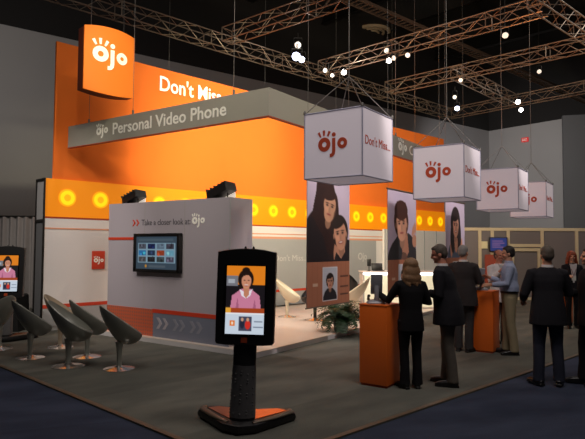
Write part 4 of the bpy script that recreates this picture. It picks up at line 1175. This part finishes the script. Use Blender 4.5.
def gp(px, py): w = at_z(px, py, 0.012); return (w.x, w.y, .012)
# woman at the first pedestal, back to the camera; facing away and a little left
person('woman with shoulder length light brown hair in black, seen from behind', gp(411, 388), R(10), 1.585, 'black', 'black', 'blond', 'long', female=True, stance=.09,
       arms={-1: ((-.13, .10, -.24), (-.08, .20, .09)), 1: ((.10, .0, -.27), (-.12, .19, .06))}, head=(6, -6), heavy=1.0)
person('man in a dark jacket bending his head, pale collar and taupe trousers', gp(449, 385), R(62), 1.77, 'suit', 'taupe', 'brown', 'short', skin='skin2', heavy=1.24, stance=.09, step=.06,
       arms={1: ((.05, .0, -.29), (-.12, .15, .0)), -1: ((-.05, .0, -.29), (.12, .15, .02))}, head=(14, -16), collar='white', lean=.14)
person('grey haired man in a brown grey suit seen from behind at the second pedestal', gp(464, 351.5), R(-38), 1.77, 'suit_brown', 'grey_tr', 'grey', 'short', heavy=1.18, stance=.09,
       arms={1: ((.07, .06, -.27), (-.04, .22, .06)), -1: ((-.08, .02, -.28), (.02, .18, -.12))}, head=(-8, -4), collar='white')
person('man in a pale blue shirt and khaki trousers facing left', gp(510, 354), R(75), 1.76, 'blue_shirt', 'khaki', 'dark', 'short', heavy=1.14, stance=.10, step=.05,
       arms={1: ((.06, .08, -.27), (-.04, .22, .08)), -1: ((-.04, .06, -.27), (.02, .25, -.02))}, head=(0, -6), tucked=True, collar='blue_shirt')
person('man with a badge half hidden behind the pale blue shirt', gp(500, 342), R(-165), 1.70, 'white', 'grey_tr', 'brown', 'receding', skin='skin2', stance=.10, shirt='white', badge=True,
       arms={1: ((.04, .06, -.27), (-.08, .16, .2))})
person('man in a black suit seen fully from behind on the blue carpet', gp(549, 385), R(-8), 1.76, 'suit', 'navy', 'brown', 'short', heavy=1.12, stance=.125,
       arms={1: ((.09, .05, -.27), (-.03, .18, .02)), -1: ((-.10, .0, -.28), (.03, .18, -.08))}, head=(4, -3), collar='white', toe=22)
person('woman with auburn hair, dark blazer, white top and lanyard facing the camera', gp(573, 328), R(168), 1.66, 'suit', 'black', 'red', 'long', female=True, shirt='white', badge=True, stance=.09,
       arms={1: ((.05, .03, -.27), (-.07, .17, .04))})
person('person in dark clothes cut off by the right picture edge', gp(592, 385), R(80), 1.74, 'black', 'black', 'dark', 'short', stance=.09, step=.08,
       arms={1: ((.04, .05, -.27), (-.03, .2, .02))})

# ------------------------------------------------------------------ lights
def light(kind, loc_, aim, energy, color=(1, .93, .82), size=.3, spot=60, blend=.6, shape=None, sy=None):
    l = bpy.data.lights.new('lamp_' + kind, kind); l.energy = energy; l.color = color
    if kind == 'SPOT': l.spot_size = R(spot); l.spot_blend = blend; l.shadow_soft_size = size
    elif kind == 'AREA':
        l.size = size
        if sy: l.shape = 'RECTANGLE'; l.size_y = sy
    else: l.shadow_soft_size = size
    o = bpy.data.objects.new(l.name, l); COL.objects.link(o); o.location = loc_
    d = Vector(aim) - Vector(loc_); o.rotation_euler = d.to_track_quat('-Z', 'Y').to_euler()
    return o
def Wp(t, z, y=0): v = W0 + HB * t + HA * y; return Vector((v.x, v.y, z))
WARM = (1, .89, .62)
# floods on the display wall washing the orange fabric
light('SPOT', RO + A * 2.72 + B * .5 + Vector((0, 0, 2.75)), Wp(4.0, 4.6), 110, WARM, .15, 110, 1)
light('SPOT', RO + A * 0.42 + B * .6 + Vector((0, 0, 2.75)), Wp(6.6, 4.0), 760, WARM, .15, 110, 1)
# floods along the inside of the header washing the backdrop
light('SPOT', Cn + B * 3.2 + A * .6 + Vector((0, 0, 3.6)), Wp(9.5, 4.2), 520, WARM, .2, 110, 1)
light('SPOT', Cn + B * 6.2 + A * .6 + Vector((0, 0, 3.6)), Wp(13.5, 4.2), 330, WARM, .2, 110, 1)
# spots at truss height
light('SPOT', Wp(2.6, 7.3, -4.2), Wp(3.2, 5.4), 420, WARM, .1, 50, 1)
light('SPOT', Wp(5.5, 7.3, -4.2), Wp(5.0, 5.2), 520, WARM, .1, 55, 1)
light('SPOT', s_loc + Vector((1.6, -3.2, 1.6)), s_loc, 200, WARM, .08, 26, .7)
light('SPOT', Vector((-1.5, 4.0, 7.0)), Cn + A * 2.2 + Vector((0, 0, 3.9)), 330, WARM, .1, 60, 1)
light('SPOT', Vector((5.0, 5.5, 7.0)), Cn + B * 2.0 + Vector((0, 0, 4.0)), 330, WARM, .1, 50, 1)
light('SPOT', Vector((-6.5, 6.5, 7.0)), Wp(1.0, 1.0), 800, (1, .92, .85), .1, 40, 1)
light('SPOT', Vector((-6.0, 4.5, 7.0)), RO + A * 1.6 + Vector((0, 0, 1.5)), 420, (1, .9, .84), .1, 34, 1)  # added to brighten the display wall
# down lights over the lounge
for x, y, e_ in ((-1.2, 11.6, 420), (0.6, 12.6, 520), (2.6, 13.6, 420)):
    light('SPOT', Vector((x, y, 6.9)), Vector((x + .1, y, 0)), e_, (1, .88, .76), .15, 52, 1)
# added spots, one per banner, to brighten the prints
for (px_, Y_), e_ in (((328, 9.4), 620), ((402, 11.4), 620), ((456, 14.0), 620)):
    bp_ = at_d(px_, 247, Y_); light('SPOT', Vector((bp_.x + 2.6, bp_.y - 2.6, 6.9)), Vector((bp_.x, bp_.y, 1.95)), e_, (1, .92, .9), .1, 26, .6)
light('AREA', Vector((-3.0, 6.5, 7.5)), Vector((-2.0, 9.0, 0)), 70, (1, .92, .86), 3)  # area lights added as soft ambient fill over the booth
light('AREA', Vector((2.5, 4.5, 7.5)), Vector((3.0, 9.5, 1.5)), 130, (1, .92, .88), 3)
light('AREA', Vector((9, 13, 8.5)), Vector((7.5, 17.0, 0.5)), 170, (1, .90, .78), 3)
light('SPOT', Vector((6.5, 24, 8.6)), Vector((13.5, 33, 5.5)), 1500, (1, .96, .95), .5, 80, 1)
light('SPOT', Vector((-9.0, 9, 6.5)), Vector((-10.0, 18.4, 8.0)), 700, (1, .94, .86), .5, 80, 1)
# added orange spots below the trusses, imitating bounce off the orange backdrop
light('SPOT', Vector((3.0, 11.0, 4.4)), Vector((4.0, 12.5, 7.0)), 330, (1, .38, .12), .3, 150, 1)
light('SPOT', Vector((8.0, 15.0, 4.0)), Vector((8.0, 15.0, 7.0)), 170, (1, .45, .2), .3, 150, 1)

for px_, py_, z_, e_ in ((299, 58, 6.7, 22), (344, 73, 6.55, 18), (457, 109, 6.6, 10), (519, 106, 6.4, 8), (389, 56, 6.3, 10)):
    v_ = at_z(px_, py_, z_); v_.y -= .25; light('POINT', v_, v_ + Vector((0, 0, -1)), e_, (1, .97, .95), .12)
light('SPOT', at_z(560, 14, 5.6), at_z(560, 18, 7.0), 60, (.75, .9, 1), .2, 120, 1)

w = bpy.data.worlds.new('world'); SC.world = w; w.use_nodes = True
w.node_tree.nodes['Background'].inputs[0].default_value = (.9, .85, .9, 1); w.node_tree.nodes['Background'].inputs[1].default_value = 0.012
SC.view_settings.view_transform = 'Standard'; SC.view_settings.look = 'None'; SC.view_settings.exposure = 0.45; SC.view_settings.gamma = 1.0
SC.view_settings.use_curve_mapping = False
